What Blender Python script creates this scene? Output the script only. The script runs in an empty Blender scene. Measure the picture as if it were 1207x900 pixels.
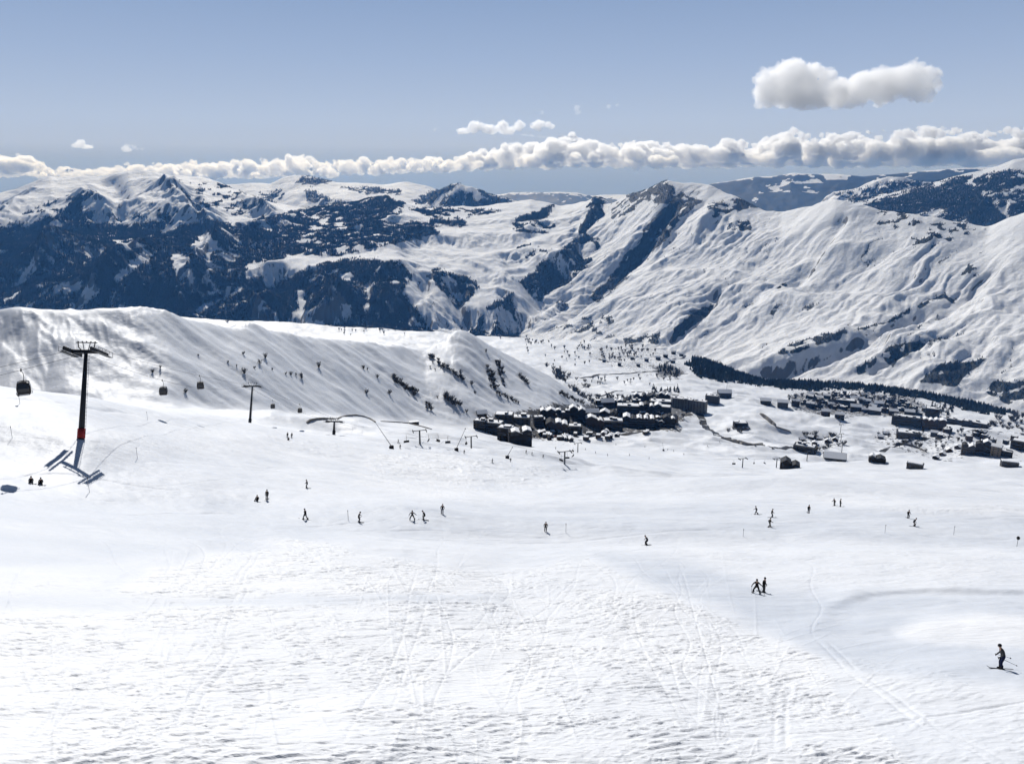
import bpy, bmesh, math, random, time
import numpy as np
from mathutils import Vector, Matrix
T0 = time.time()
rng = np.random.default_rng(7)
random.seed(7)
scn = bpy.context.scene
COL = scn.collection
rad = math.radians

# ------------------------------------------------------------------ camera
W0, H0, F0 = 1207.0, 900.0, 947.0           # photograph's frame and focal length in its pixels
PITCH = math.atan((450.0 - 200.0) / F0)      # eye level lies at y = 200
cam_d = bpy.data.cameras.new('camera')
cam = bpy.data.objects.new('camera', cam_d)
COL.objects.link(cam)
cam_d.sensor_width = 36.0
cam_d.lens = 36.0 * F0 / W0
cam_d.clip_start = 0.5
cam_d.clip_end = 200000.0
cam.location = (0, 0, 0)
cam.rotation_euler = (math.pi / 2 - PITCH, 0, 0)
scn.camera = cam

# ------------------------------------------------------------------ sky, sun, exposure
SUN_AZ, SUN_EL = rad(-17.0), rad(38.0)       # azimuth clockwise from straight ahead (+Y)
world = bpy.data.worlds.new('World')
scn.world = world
world.use_nodes = True
wn = world.node_tree
bg = wn.nodes['Background']
sky = wn.nodes.new('ShaderNodeTexSky')
sky.sky_type = 'NISHITA'
sky.sun_disc = False
sky.sun_elevation = SUN_EL
sky.sun_rotation = SUN_AZ
sky.altitude = 1500.0
sky.air_density = 1.0
sky.dust_density = 0.0
sky.ozone_density = 5.0
# thin haze and high veil towards the horizon, by elevation of the sight line
tcw = wn.nodes.new('ShaderNodeTexCoord'); sxyz = wn.nodes.new('ShaderNodeSeparateXYZ'); wn.links.new(tcw.outputs['Generated'], sxyz.inputs[0])
asn = wn.nodes.new('ShaderNodeMath'); asn.operation = 'ARCSINE'; wn.links.new(sxyz.outputs[2], asn.inputs[0])
mrw = wn.nodes.new('ShaderNodeMapRange'); wn.links.new(asn.outputs[0], mrw.inputs[0])
mrw.inputs[1].default_value = rad(-10); mrw.inputs[2].default_value = rad(30)
rmp = wn.nodes.new('ShaderNodeValToRGB'); wn.links.new(mrw.outputs[0], rmp.inputs[0])
def elev_stop(e): return (e + 10) / 40.0
VEIL = [(-10, (.27, .33, .44), 1), (-1.0, (.34, .41, .54), 1), (.6, (.42, .49, .62), .98), (1.6, (.55, .63, .79), .95), (3.2, (.55, .65, .84), .92), (7, (.45, .57, .81), .85), (12, (.36, .49, .76), .7), (30, (.34, .43, .6), 0)]
e_ = rmp.color_ramp.elements
while len(e_) < len(VEIL): e_.new(.5)
for k_, (el, c_, a_) in enumerate(VEIL):
    e_[k_].position = elev_stop(el); e_[k_].color = (*c_, a_)
scv = wn.nodes.new('ShaderNodeVectorMath'); scv.operation = 'SCALE'; wn.links.new(rmp.outputs[0], scv.inputs[0]); 
SKY_S = 0.05
scv.inputs[3].default_value = 1.0 / SKY_S
mxw = wn.nodes.new('ShaderNodeMix'); mxw.data_type = 'RGBA'
mry = wn.nodes.new('ShaderNodeMapRange'); mry.interpolation_type = 'SMOOTHSTEP'; wn.links.new(sxyz.outputs[1], mry.inputs[0]); mry.inputs[1].default_value = -.3; mry.inputs[2].default_value = .7
mfa = wn.nodes.new('ShaderNodeMath'); mfa.operation = 'MULTIPLY'; wn.links.new(rmp.outputs[1], mfa.inputs[0]); wn.links.new(mry.outputs[0], mfa.inputs[1])   # brighter veil on the sun's side
wn.links.new(mfa.outputs[0], mxw.inputs[0]); wn.links.new(sky.outputs[0], mxw.inputs[6]); wn.links.new(scv.outputs[0], mxw.inputs[7])
wn.links.new(mxw.outputs[2], bg.inputs[0])
bg.inputs[1].default_value = SKY_S
sun_d = bpy.data.lights.new('sun', 'SUN')
sun = bpy.data.objects.new('sun', sun_d)
COL.objects.link(sun)
sun_d.energy = 5.0
sun_d.angle = rad(0.5)
sun_d.color = (1.0, 0.98, 0.95)
SUNV = Vector((math.sin(SUN_AZ) * math.cos(SUN_EL), math.cos(SUN_AZ) * math.cos(SUN_EL), math.sin(SUN_EL)))
sun.rotation_euler = SUNV.to_track_quat('Z', 'Y').to_euler()
scn.view_settings.view_transform = 'Standard'
scn.view_settings.look = 'None'
scn.view_settings.exposure = -0.21
HAZE_D = 2.7e-5
scn.view_settings.gamma = 1.0
scn.view_settings.use_curve_mapping = False
scn.render.engine = 'CYCLES'
cy = scn.cycles
cy.max_bounces = 14
cy.diffuse_bounces = 1
cy.glossy_bounces = 1
cy.transmission_bounces = 2
cy.volume_bounces = 12
cy.transparent_max_bounces = 8
cy.use_denoising = True
cy.use_adaptive_sampling = True
cy.adaptive_threshold = 0.02

# ------------------------------------------------------------------ small maths
SP, CP = math.sin(PITCH), math.cos(PITCH)
def ray(x, y):
    """world direction (per metre of depth) through photograph pixel x, y"""
    u = (np.asarray(x, float) - W0 / 2) / F0
    v = (H0 / 2 - np.asarray(y, float)) / F0
    return u, CP + v * SP, -SP + v * CP
def proj(X, Y, Z):
    d = Y * CP - Z * SP
    v = (Y * SP + Z * CP) / np.maximum(d, 1e-6)
    return W0 / 2 + F0 * X / np.maximum(d, 1e-6), H0 / 2 - F0 * v
def sstep(a, b, x):
    t = np.clip((x - a) / (b - a), 0, 1)
    return t * t * (3 - 2 * t)
def _hash(ix, iy, seed):
    h = (ix.astype(np.uint32) * np.uint32(374761393) + iy.astype(np.uint32) * np.uint32(668265263) + np.uint32(seed * 974711 + 12345))
    h = (h ^ (h >> np.uint32(13))) * np.uint32(1274126177)
    h = (h ^ (h >> np.uint32(16))) * np.uint32(2246822519)
    return h ^ (h >> np.uint32(15))
_GA = np.linspace(0, 2 * np.pi, 256, endpoint=False)
_GC, _GS = np.cos(_GA).astype(np.float32), np.sin(_GA).astype(np.float32)
def noise(x, y, seed=0):
    x = np.asarray(x, np.float64); y = np.asarray(y, np.float64)
    fx, fy = np.floor(x), np.floor(y)
    ix, iy = fx.astype(np.int64), fy.astype(np.int64)
    px, py = (x - fx).astype(np.float32), (y - fy).astype(np.float32)
    u = px * px * px * (px * (px * 6 - 15) + 10); v = py * py * py * (py * (py * 6 - 15) + 10)
    def g(a, b):
        h = _hash(ix + a, iy + b, seed) & np.uint32(255)
        return _GC[h] * (px - a) + _GS[h] * (py - b)
    n0 = g(0, 0); n1 = g(1, 0); a = n0 + u * (n1 - n0)
    n0 = g(0, 1); n1 = g(1, 1); b = n0 + u * (n1 - n0)
    return (a + v * (b - a)) * 1.5
def fbm(x, y, octv=4, seed=0, gain=0.5, lac=2.03):
    s = 0; a = 1.0
    for o in range(octv):
        s = s + a * noise(x, y, seed + o); x = x * lac + 17.3; y = y * lac - 9.1; a *= gain
    return s
def ridged(x, y, octv=4, seed=0, gain=0.5):
    s = 0; a = 1.0; w = 1.0
    for o in range(octv):
        n = 1 - np.abs(noise(x, y, seed + o)); n = n * n
        s = s + a * n * w; w = np.clip(n * 1.4, 0, 1); x = x * 2.03 + 5.7; y = y * 2.03 + 3.1; a *= gain
    return s
def erode(X, Y, gx, gy, wl, octv=4, seed=0, gain=0.5, s0=0.05, s1=0.45):
    """branching gullies that run down the slope gx, gy; value about -1..1"""
    H = np.zeros_like(X, np.float32); a = 1.0
    gx = gx.astype(np.float32); gy = gy.astype(np.float32)
    for o in range(octv):
        L = np.sqrt(gx * gx + gy * gy) + 1e-6
        st = sstep(s0, s1, L).astype(np.float32)
        dx, dy = -gy / L, gx / L
        px, py = X / wl, Y / wl
        fx, fy = np.floor(px), np.floor(py)
        ix, iy = fx.astype(np.int64), fy.astype(np.int64)
        px = (px - fx).astype(np.float32); py = (py - fy).astype(np.float32)
        C = np.zeros_like(H); S = np.zeros_like(H); wt = np.zeros_like(H)
        for i in (-1, 0, 1, 2):
            for j in (-1, 0, 1, 2):
                h = _hash(ix + i, iy + j, seed + o * 7)
                ox = (h & np.uint32(1023)).astype(np.float32) / 1023 * 0.8 - 0.4
                oy = ((h >> np.uint32(10)) & np.uint32(1023)).astype(np.float32) / 1023 * 0.8 - 0.4
                qx = px - i - ox; qy = py - j - oy
                d2 = qx * qx + qy * qy
                w = np.exp(-d2 * 2.2); wt += w
                m = (qx * dx + qy * dy) * (2 * math.pi * 0.9)
                C += np.cos(m) * w; S += np.sin(m) * w
        C /= wt; S /= wt
        A_ = np.sqrt(C * C + S * S) + 1e-6
        H += a * st * (.3 * C + .7 * A_ * (1 - 2 * np.sqrt(np.clip((1 - C / A_) * .5, 0, 1))))
        k = a * 0.35 * st
        gx = gx - k * S * dx; gy = gy - k * S * dy
        a *= gain; wl /= 2.0
    return H
def noise3(x, y, z, seed=0):
    fx, fy, fz = np.floor(x), np.floor(y), np.floor(z)
    ix, iy, iz = fx.astype(np.int64), fy.astype(np.int64), fz.astype(np.int64)
    px, py, pz = x - fx, y - fy, z - fz
    f = lambda t: t * t * t * (t * (t * 6 - 15) + 10)
    u, v, w = f(px), f(py), f(pz)
    def g(a, b, c):
        h = _hash(ix + a + 57 * (iz + c), iy + b - 113 * (iz + c), seed)
        gx = ((h & np.uint32(255)).astype(float) - 127.5) / 127.5; gy = (((h >> np.uint32(8)) & np.uint32(255)).astype(float) - 127.5) / 127.5; gz = (((h >> np.uint32(16)) & np.uint32(255)).astype(float) - 127.5) / 127.5
        return gx * (px - a) + gy * (py - b) + gz * (pz - c)
    L = lambda a, b, t: a + (b - a) * t
    return L(L(L(g(0, 0, 0), g(1, 0, 0), u), L(g(0, 1, 0), g(1, 1, 0), u), v), L(L(g(0, 0, 1), g(1, 0, 1), u), L(g(0, 1, 1), g(1, 1, 1), u), v), w) * 1.3
def blur(A, s, axis):
    if s <= 0: return A
    n = int(math.ceil(3 * s)); k = np.exp(-0.5 * (np.arange(-n, n + 1) / s) ** 2); k /= k.sum()
    pad = [(0, 0)] * A.ndim; pad[axis] = (n, n)
    P = np.pad(A, pad, mode='edge'); out = np.zeros_like(A)
    for i, w in enumerate(k):
        sl = [slice(None)] * A.ndim; sl[axis] = slice(i, i + A.shape[axis]); out += w * P[tuple(sl)]
    return out
def in_poly(x, y, poly):
    x = np.asarray(x); y = np.asarray(y); c = np.zeros(x.shape, bool); n = len(poly)
    for i in range(n):
        x0, y0 = poly[i]; x1, y1 = poly[(i + 1) % n]
        if y0 == y1: continue
        c ^= ((y0 > y) != (y1 > y)) & (x < (x1 - x0) * (y - y0) / (y1 - y0) + x0)
    return c
def dist_poly(x, y, poly):
    """signed distance to polygon (positive inside)"""
    d = np.full(np.shape(x), 1e9)
    n = len(poly)
    for i in range(n):
        d = np.minimum(d, seg_dist(x, y, poly[i], poly[(i + 1) % n])[0])
    return np.where(in_poly(x, y, poly), d, -d)
def seg_dist(x, y, a, b):
    ax, ay = a[0], a[1]; bx, by = b[0] - ax, b[1] - ay
    L2 = bx * bx + by * by + 1e-9
    t = np.clip(((x - ax) * bx + (y - ay) * by) / L2, 0, 1)
    dx, dy = x - ax - t * bx, y - ay - t * by
    side = np.sign(bx * (y - ay) - by * (x - ax))
    return np.sqrt(dx * dx + dy * dy), t, side

# ------------------------------------------------------------------ terrain sheets on polar grids round the viewpoint
class Sheet:
    def __init__(s, az, r):
        s.az = np.asarray(az, float); s.r = np.asarray(r, float)
        s.AZ, s.R = np.meshgrid(s.az, s.r, indexing='ij')
        s.X = s.R * np.sin(s.AZ); s.Y = s.R * np.cos(s.AZ)
        s.Z = np.zeros_like(s.X)
    def grad(s, Z=None):
        Z = s.Z if Z is None else Z
        zr = np.gradient(Z, s.r, axis=1); za = np.gradient(Z, s.az, axis=0) / s.R
        sa, ca = np.sin(s.AZ), np.cos(s.AZ)
        return zr * sa + za * ca, zr * ca - za * sa
    def xy(s):
        return proj(s.X, s.Y, s.Z)
    def height(s, X, Y):
        a = math.atan2(X, Y); r = math.hypot(X, Y)
        i = min(max(np.searchsorted(s.az, a) - 1, 0), len(s.az) - 2); j = min(max(np.searchsorted(s.r, r) - 1, 0), len(s.r) - 2)
        t = (a - s.az[i]) / (s.az[i + 1] - s.az[i]); u = (r - s.r[j]) / (s.r[j + 1] - s.r[j])
        t = min(max(t, 0), 1); u = min(max(u, 0), 1)
        Z = s.Z
        return float((Z[i, j] * (1 - u) + Z[i, j + 1] * u) * (1 - t) + (Z[i + 1, j] * (1 - u) + Z[i + 1, j + 1] * u) * t)
    def normal(s, X, Y, e=1.0):
        gx = (s.height(X + e, Y) - s.height(X - e, Y)) / (2 * e); gy = (s.height(X, Y + e) - s.height(X, Y - e)) / (2 * e)
        return Vector((-gx, -gy, 1)).normalized()
    def hit(s, x, y, rmin=0.0):
        """first point of the sheet on the sight line through pixel x, y"""
        u, f, w = ray(x, y)
        a = math.atan2(u, f); q = w / math.hypot(u, f)
        i = min(max(np.searchsorted(s.az, a) - 1, 0), len(s.az) - 2); t = min(max((a - s.az[i]) / (s.az[i + 1] - s.az[i]), 0), 1)
        z = s.Z[i] * (1 - t) + s.Z[i + 1] * t
        k = (z - q * s.r >= 0) & (s.r >= rmin)
        j = int(np.argmax(k)) if k.any() else len(s.r) - 1
        if j == 0: j = 1
        e0 = z[j - 1] - q * s.r[j - 1]; e1 = z[j] - q * s.r[j]
        m = 1.0 if e1 == e0 or not k.any() else min(max(-e0 / (e1 - e0), 0), 1)
        r = s.r[j - 1] + m * (s.r[j] - s.r[j - 1])
        return Vector((r * math.sin(a), r * math.cos(a), z[j - 1] + m * (z[j] - z[j - 1])))
    def build(s, name, mat, attrs=None, mask=None):
        n, m = s.X.shape
        co = np.stack([s.X, s.Y, s.Z], -1).reshape(-1, 3).astype(np.float32)
        idx = np.arange(n * m, dtype=np.int32).reshape(n, m)
        q = np.stack([idx[:-1, :-1], idx[1:, :-1], idx[1:, 1:], idx[:-1, 1:]], -1)
        if mask is not None:
            keep = mask[:-1, :-1] | mask[1:, :-1] | mask[1:, 1:] | mask[:-1, 1:]; q = q[keep]
        q = q.reshape(-1, 4)
        return mesh_np(name, co, q, mat, attrs)
def mesh_np(name, co, q, mat, attrs=None, smooth=True, parent=None):
    me = bpy.data.meshes.new(name)
    k = q.shape[1]
    me.vertices.add(len(co)); me.vertices.foreach_set('co', np.ascontiguousarray(co, np.float32).ravel())
    me.loops.add(q.size); me.loops.foreach_set('vertex_index', np.ascontiguousarray(q, np.int32).ravel())
    me.polygons.add(len(q)); me.polygons.foreach_set('loop_start', np.arange(0, q.size, k, dtype=np.int32))
    me.polygons.foreach_set('loop_total', np.full(len(q), k, np.int32))
    me.polygons.foreach_set('use_smooth', np.full(len(q), smooth, bool))
    for an, av in (attrs or {}).items():
        at = me.attributes.new(an, 'FLOAT', 'POINT'); at.data.foreach_set('value', np.ascontiguousarray(av, np.float32).ravel())
    me.update(calc_edges=True)
    me.materials.append(mat)
    o = bpy.data.objects.new(name, me); COL.objects.link(o)
    if parent is not None: o.parent = parent
    return o
def loft(sheet, curves, sig_az=0.004, sig_r=0.0, lin=True):
    """heights of the grid from curves of (x, y, depth) photograph points, or (x, None, r, z)"""
    RR, ZZ = [], []
    daz = np.median(np.diff(sheet.az))
    for c in curves:
        s = c.get('s', sig_az) if isinstance(c, dict) else sig_az
        pts = c['p'] if isinstance(c, dict) else c
        A, Rr, Zz = [], [], []
        for p in pts:
            u, f, w = ray(p[0], p[1]); A.append(math.atan2(u, f)); Rr.append(p[2] * math.hypot(u, f)); Zz.append(w * p[2])
        o = np.argsort(A); A = np.array(A)[o]; Rr = np.array(Rr)[o]; Zz = np.array(Zz)[o]
        fa = np.arange(sheet.az[0] - 0.02, sheet.az[-1] + 0.02, 0.0006)
        r_ = np.interp(fa, A, Rr); q_ = np.interp(fa, A, Zz / Rr)
        r_ = blur(r_, max(s, .01) / 0.0006, 0); q_ = blur(q_, s / 0.0006, 0)
        r_ = np.interp(sheet.az, fa, r_); q_ = np.interp(sheet.az, fa, q_)
        RR.append(r_); ZZ.append(r_ * q_)
    RR = np.array(RR); ZZ = np.array(ZZ)
    Z = np.empty_like(sheet.R)
    for i in range(len(sheet.az)):
        o = np.argsort(RR[:, i]); Z[i] = np.interp(sheet.r, RR[o, i], ZZ[o, i])
    if sig_r > 0: Z = blur(Z, sig_r, 1)
    return Z, RR, ZZ
# ------------------------------------------------------------------ terrain
QL = 1.0                                                   # grid fineness
def az_grid(a0, a1, step, m0=-62, m1=62, mstep=0.6):
    return np.radians(np.concatenate([np.arange(m0, a0, mstep), np.arange(a0, a1, step / QL), np.arange(a1, m1 + .01, mstep)]))
near_r = np.concatenate([np.exp(np.arange(math.log(7), math.log(26), .02)), np.exp(np.arange(math.log(26), math.log(150), .0022 / QL)), np.exp(np.arange(math.log(150), math.log(400), .0036 / QL)),
                         np.exp(np.arange(math.log(400), math.log(4300), .005 / QL))])
near = Sheet(az_grid(-37.6, 37.6, 0.068), near_r)
# slope, bench and plateau: (x, y, depth)
slope_curves = [
    [(-300, 2200, 11), (0, 2200, 11.2), (600, 2200, 11.8), (1207, 2200, 11.8), (1500, 2200, 11.8)],
    [(-300, 900, 30), (0, 900, 35), (300, 900, 37), (600, 900, 40), (900, 900, 41), (1207, 900, 41), (1500, 900, 42)],
    [(-300, 790, 40), (0, 790, 49), (300, 790, 53), (600, 790, 57), (900, 790, 58), (1207, 790, 57), (1500, 790, 58)],
    [(-300, 700, 52), (0, 700, 66), (300, 700, 76), (600, 700, 86), (900, 700, 90), (1207, 700, 88), (1500, 700, 88)],
    [(-300, 640, 66), (0, 640, 86), (300, 640, 108), (600, 640, 128), (900, 640, 134), (1207, 640, 134), (1500, 640, 134)],
    [(-300, 600, 76), (0, 600, 100), (300, 600, 132), (600, 605, 150), (900, 604, 160), (1207, 606, 176), (1500, 606, 176)],
    [(-300, 566, 88), (0, 566, 112), (150, 566, 126), (300, 566, 152), (450, 572, 176), (600, 576, 196), (750, 582, 205), (900, 586, 212), (1000, 589, 218), (1207, 592, 236), (1500, 592, 240)],
    [(-300, 520, 110), (0, 520, 130), (100, 516, 132), (200, 515, 165), (300, 511, 225), (340, 514, 265), (400, 519, 290), (480, 530, 300), (550, 537, 318), (665, 552, 335), (800, 572, 300), (900, 576, 290), (1000, 578, 282), (1207, 588, 280), (1500, 590, 280)],
    {'p': [(-300, 440, 140), (0, 453, 160), (50, 460, 166), (107, 467, 180), (150, 476, 200), (200, 483, 225), (250, 491, 252), (287, 498, 278), (340, 507, 315), (400, 513, 360), (480, 512, 450), (550, 529, 470), (665, 545, 480), (800, 554, 500), (900, 557, 520), (1000, 561, 480), (1100, 567, 450), (1207, 574, 430), (1500, 590, 400)], 's': .003},
    [(-300, 470, 330), (0, 474, 330), (100, 480, 340), (200, 486, 400), (300, 492, 480), (350, 493, 560), (400, 492, 620), (480, 499, 720), (560, 508, 740), (620, 523, 740), (700, 523, 800), (800, 532, 800), (900, 541, 780), (1000, 549, 750), (1100, 553, 720), (1207, 556, 700), (1500, 565, 680)],
    [(-300, 470, 620), (0, 470, 620), (200, 478, 700), (400, 478, 900), (500, 492, 1050), (600, 503, 1050), (700, 505, 1050), (800, 508, 1050), (900, 520, 1050), (1000, 530, 1050), (1100, 534, 1050), (1207, 538, 1050), (1500, 545, 1050)],
    [(-300, 470, 1000), (200, 465, 1100), (500, 470, 1400), (700, 478, 1400), (800, 482, 1400), (900, 491, 1400), (1000, 501, 1400), (1100, 508, 1400), (1207, 514, 1400), (1500, 530, 1400)],
    [(-300, 455, 1500), (200, 445, 1600), (500, 440, 1900), (700, 452, 1900), (800, 456, 1900), (900, 466, 1900), (1000, 476, 1900), (1100, 487, 1850), (1207, 498, 1800), (1500, 520, 1800)],
    [(-300, 430, 2000), (200, 420, 2200), (400, 408, 2500), (500, 408, 2500), (700, 424, 2500), (800, 430, 2500), (880, 449, 2450), (960, 459, 2350), (1060, 467, 2300), (1140, 483, 2200), (1207, 492, 2100), (1500, 520, 2100)],
    {'p': [(-300, 420, 2300), (200, 410, 2500), (340, 395, 2900), (380, 388, 3000), (430, 383, 3000), (500, 383, 3000), (580, 392, 3000), (640, 394, 3000), (700, 395, 3000), (760, 400, 3000), (800, 409, 2950), (850, 428, 2900), (905, 452, 2800), (935, 443, 2700), (960, 444, 2700), (1017, 449, 2650), (1067, 453, 2600), (1100, 459, 2550), (1142, 470, 2500), (1167, 480, 2450), (1207, 488, 2400), (1500, 520, 2300)], 's': .004},
    [(-300, 470, 2500), (200, 455, 2800), (400, 432, 3350), (600, 430, 3350), (760, 440, 3350), (850, 465, 3150), (950, 478, 2900), (1060, 490, 2800), (1142, 510, 2700), (1207, 530, 2600), (1500, 560, 2500)],
    [(-300, 560, 4300), (1500, 590, 4300)],
]
Zs, _, _ = loft(near, slope_curves, 0.02)
Zs = blur(Zs, 9, 1)
# the hill on the left
hill_curves = [
    [(-300, 600, 120), (0, 560, 170), (100, 570, 190), (200, 570, 240), (300, 570, 300), (400, 570, 400), (480, 580, 480), (580, 590, 560), (640, 600, 640), (700, 600, 760), (780, 610, 800)],
    [(-300, 480, 400), (0, 482, 420), (100, 486, 425), (200, 490, 450), (300, 496, 505), (400, 494, 610), (480, 500, 720), (580, 502, 800), (640, 500, 870), (700, 500, 960), (780, 520, 1100)],
    {'p': [(-300, 350, 480), (-60, 358, 495), (0, 360.5, 500), (60, 363, 508), (102, 366, 515), (160, 363, 537), (200, 366, 562), (237, 374, 595), (262, 379.5, 620), (302, 382, 655), (340, 389, 700), (365, 394, 735), (400, 398, 790), (440, 401, 850), (480, 408, 910), (500, 409, 940), (516, 399, 962), (530, 388, 985), (540, 384.5, 1000), (552, 386, 1014), (562, 392, 1024), (575, 402, 1037), (607, 419, 1060), (633, 431, 1085), (651, 441, 1100), (673, 457, 1125), (700, 477, 1150), (720, 492, 1170), (760, 520, 1200), (820, 540, 1250)], 's': .0045},
    [(-300, 430, 580), (0, 430, 620), (200, 440, 690), (365, 450, 900), (540, 440, 1150), (633, 470, 1220), (700, 505, 1260), (820, 570, 1350)],
    [(-300, 700, 1000), (0, 700, 1200), (540, 700, 1700), (820, 700, 1800)],
]
Zh, _, _ = loft(near, hill_curves, 0.01)
Zh = blur(Zh, 3, 1)
Zh = np.where(near.AZ > rad(16), -3000, Zh)
gx, gy = near.grad(Zh)
he = erode(near.X, near.Y, gx, gy, 62.0, 2, 3, .6, .1, .4); he2 = erode(near.X, near.Y, gx, gy, 19.0, 3, 13, .65, .1, .35)
hb = sstep(-40, 30, Zh - Zs)
Zh = Zh + (he * 1.5 + he2 * (.75 + .5 * noise(near.X / 90, near.Y / 90, 17)) + 1.6 * fbm(near.X / 60, near.Y / 60, 4, 11)) * hb
for kx, ky, kd, sx_, hh in [(118, 370, 524, 14, 4.0), (160, 370, 545, 22, 4.0), (287, 388, 660, 16, 5.5), (25, 366, 505, 20, 2.0)]:
    u_, f_, w_ = ray(kx, ky); Zh += hh * np.exp(-((near.X - u_ * kd) ** 2 + (near.Y - f_ * kd) ** 2) / sx_ ** 2)
# soft maximum of slope and hill
k = 6.0
dz = Zh - Zs
Zn = np.where(np.abs(dz) < k, np.maximum(Zh, Zs) + (k - np.abs(dz)) ** 2 / (4 * k), np.maximum(Zh, Zs))
# broad unevenness
amp = sstep(60, 500, near.R)
Zn += fbm(near.X / 45, near.Y / 45, 3, 21) * (0.5 + 1.2 * amp) + fbm(near.X / 260, near.Y / 260, 3, 22) * 6.0 * sstep(200, 1200, near.R)
Zn += np.where(near.R > 700, fbm(near.X / 110, near.Y / 110, 4, 25) * 5.0, 0) * sstep(700, 1100, near.R) * (1 - hb)
mid = sstep(260, 420, near.R) * (1 - sstep(1700, 2300, near.R)) * (1 - hb)
Zn += mid * (ridged(near.X / 150 + 4, near.Y / 95, 4, 27) - .8) * 7.0 * sstep(-.2, .35, noise(near.X / 420, near.Y / 420, 28) + .25)
near.Z = Zn

# ---- far mountains
def far_sheet(a0, a1, r0, r1, dr, step=0.075, m=8.0):
    a = np.radians(np.concatenate([np.arange(a0 - m, a0, .3), np.arange(a0, a1, step / QL), np.arange(a1, a1 + m, .3)]))
    return Sheet(a, np.arange(r0, r1, dr / QL))
right = far_sheet(-3.5, 36, 2400, 8200, 11, m=20)
right_curves = [
    [(400, 470, 4700), (560, 450, 4400), (640, 440, 4200), (760, 450, 3700), (900, 490, 3000), (1000, 500, 2800), (1207, 540, 2500), (1700, 600, 2300)],
    [(400, 402, 5300), (560, 398, 5200), (640, 392, 4900), (700, 398, 4600), (760, 404, 4300), (830, 428, 3900), (900, 450, 3450), (1000, 466, 3180), (1100, 482, 2950), (1207, 502, 2750), (1700, 560, 2500)],
    [(400, 330, 6300), (640, 350, 5700), (690, 330, 5700), (740, 310, 5600), (800, 305, 5300), (870, 330, 4850), (950, 340, 4430), (1050, 345, 4120), (1130, 352, 3900), (1207, 352, 3680), (1700, 360, 3100)],
    {'p': [(400, 300, 7000), (640, 262, 7000), (690, 245, 6900), (715, 238, 6800), (740, 228.5, 6600), (765, 219, 6400), (780, 211, 6300), (787, 210.5, 6250), (805, 213.5, 6250), (835, 213.5, 6150), (850, 221, 6000), (875, 234, 5800), (890, 240, 5700), (905, 245, 5600), (922, 246.5, 5500), (950, 240, 5300), (965, 236, 5200), (985, 232, 5000), (1000, 235, 4950), (1010, 239, 4900), (1040, 247, 4800), (1080, 250, 4600), (1110, 255, 4500), (1150, 262, 4400), (1167, 263, 4350), (1190, 254, 4250), (1207, 248, 4200), (1300, 220, 4000), (1700, 160, 3600)], 's': .0015},
    [(400, 320, 7400), (690, 290, 7300), (787, 262, 6900), (900, 290, 6000), (985, 280, 5600), (1160, 300, 4900), (1300, 270, 4700), (1700, 220, 4300)],
    [(400, 360, 8100), (1700, 360, 8100)],
]
Zr, RRr, ZZr = loft(right, right_curves, 0.02)
Zr = blur(Zr, 4, 1)
def ridge_w(sheet, RR, k, w0, w1):
    """0 at the ridge, 1 well away from it"""
    return sstep(w0, w1, np.abs(sheet.R - RR[k][:, None]))
def carve(sheet, pts, width, depth, steep=1.0):
    """gully along photograph polyline (x, y, depth): depth in metres, width of the cut"""
    out = np.zeros_like(sheet.R)
    P = [(p[2] * ray(p[0], p[1])[0], p[2] * ray(p[0], p[1])[1]) for p in pts]
    best = np.full(sheet.R.shape, 1e9); sd = np.zeros_like(best); tt = np.zeros_like(best)
    for i in range(len(P) - 1):
        d, t, s = seg_dist(sheet.X, sheet.Y, P[i], P[i + 1])
        m = d < best; best = np.where(m, d, best); sd = np.where(m, s, sd); tt = np.where(m, (t + i) / (len(P) - 1), tt)
    u = best / width
    u = np.where(sd * steep > 0, u * 2.2, u)
    return -depth * np.exp(-u * u * 1.5) * sstep(0, .12, tt) * (1 - .6 * sstep(.9, 1, tt))
def mount(sheet, Z, RR, ridge, base_amp, wl, er_amp, seed, warp=0.0, keep=(150, 900), octv=5, gain=.55, s0=.06, s1=.5):
    w = .22 + .78 * ridge_w(sheet, RR, ridge, *keep)
    Z = Z + base_amp * w * (ridged(sheet.X / (wl * 2.4) + 3 * seed, sheet.Y / (wl * 2.4), 4, seed) - .9)
    gx, gy = sheet.grad(blur(blur(Z, 3, 0), 3, 1))
    e = erode(sheet.X, sheet.Y, gx, gy, wl, octv, seed + 5, gain, s0, s1)
    sheet.e = e; sheet.ef = erode(sheet.X, sheet.Y, gx, gy, wl * .28, 3, seed + 77, .7, s0, s1)
    Z = Z + er_amp * w * e + er_amp * .12 * w * sheet.ef + 6 * fbm(sheet.X / 160, sheet.Y / 160, 4, seed + 9)
    return Z
fa_ = math.atan2(-1000.0, -1280.0); al_ = right.X * math.cos(fa_) + right.Y * math.sin(fa_); ac_ = -right.X * math.sin(fa_) + right.Y * math.cos(fa_)
wq = 90 * fbm(right.X / 700, right.Y / 700, 3, 45) + 25 * fbm(right.X / 170, right.Y / 170, 3, 46); rw = .25 + .75 * ridge_w(right, RRr, 3, 100, 700)
def ribs(wl, ln, seed): return np.abs(noise((ac_ + wq) / wl, al_ / ln + .3 * noise(ac_ / wl / 2, al_ / ln / 2, seed + 3), seed))
Zr = Zr + rw * (56 * ribs(330, 2000, 42) + 28 * ribs(135, 1100, 43) + 16 * ribs(60, 620, 44) + 8 * ribs(30, 300, 47)) * (.65 + .6 * noise(right.X / 600, right.Y / 600, 48))
right.Z = mount(right, Zr, RRr, 3, 40, 300, 7, 41, gain=.66)
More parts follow.
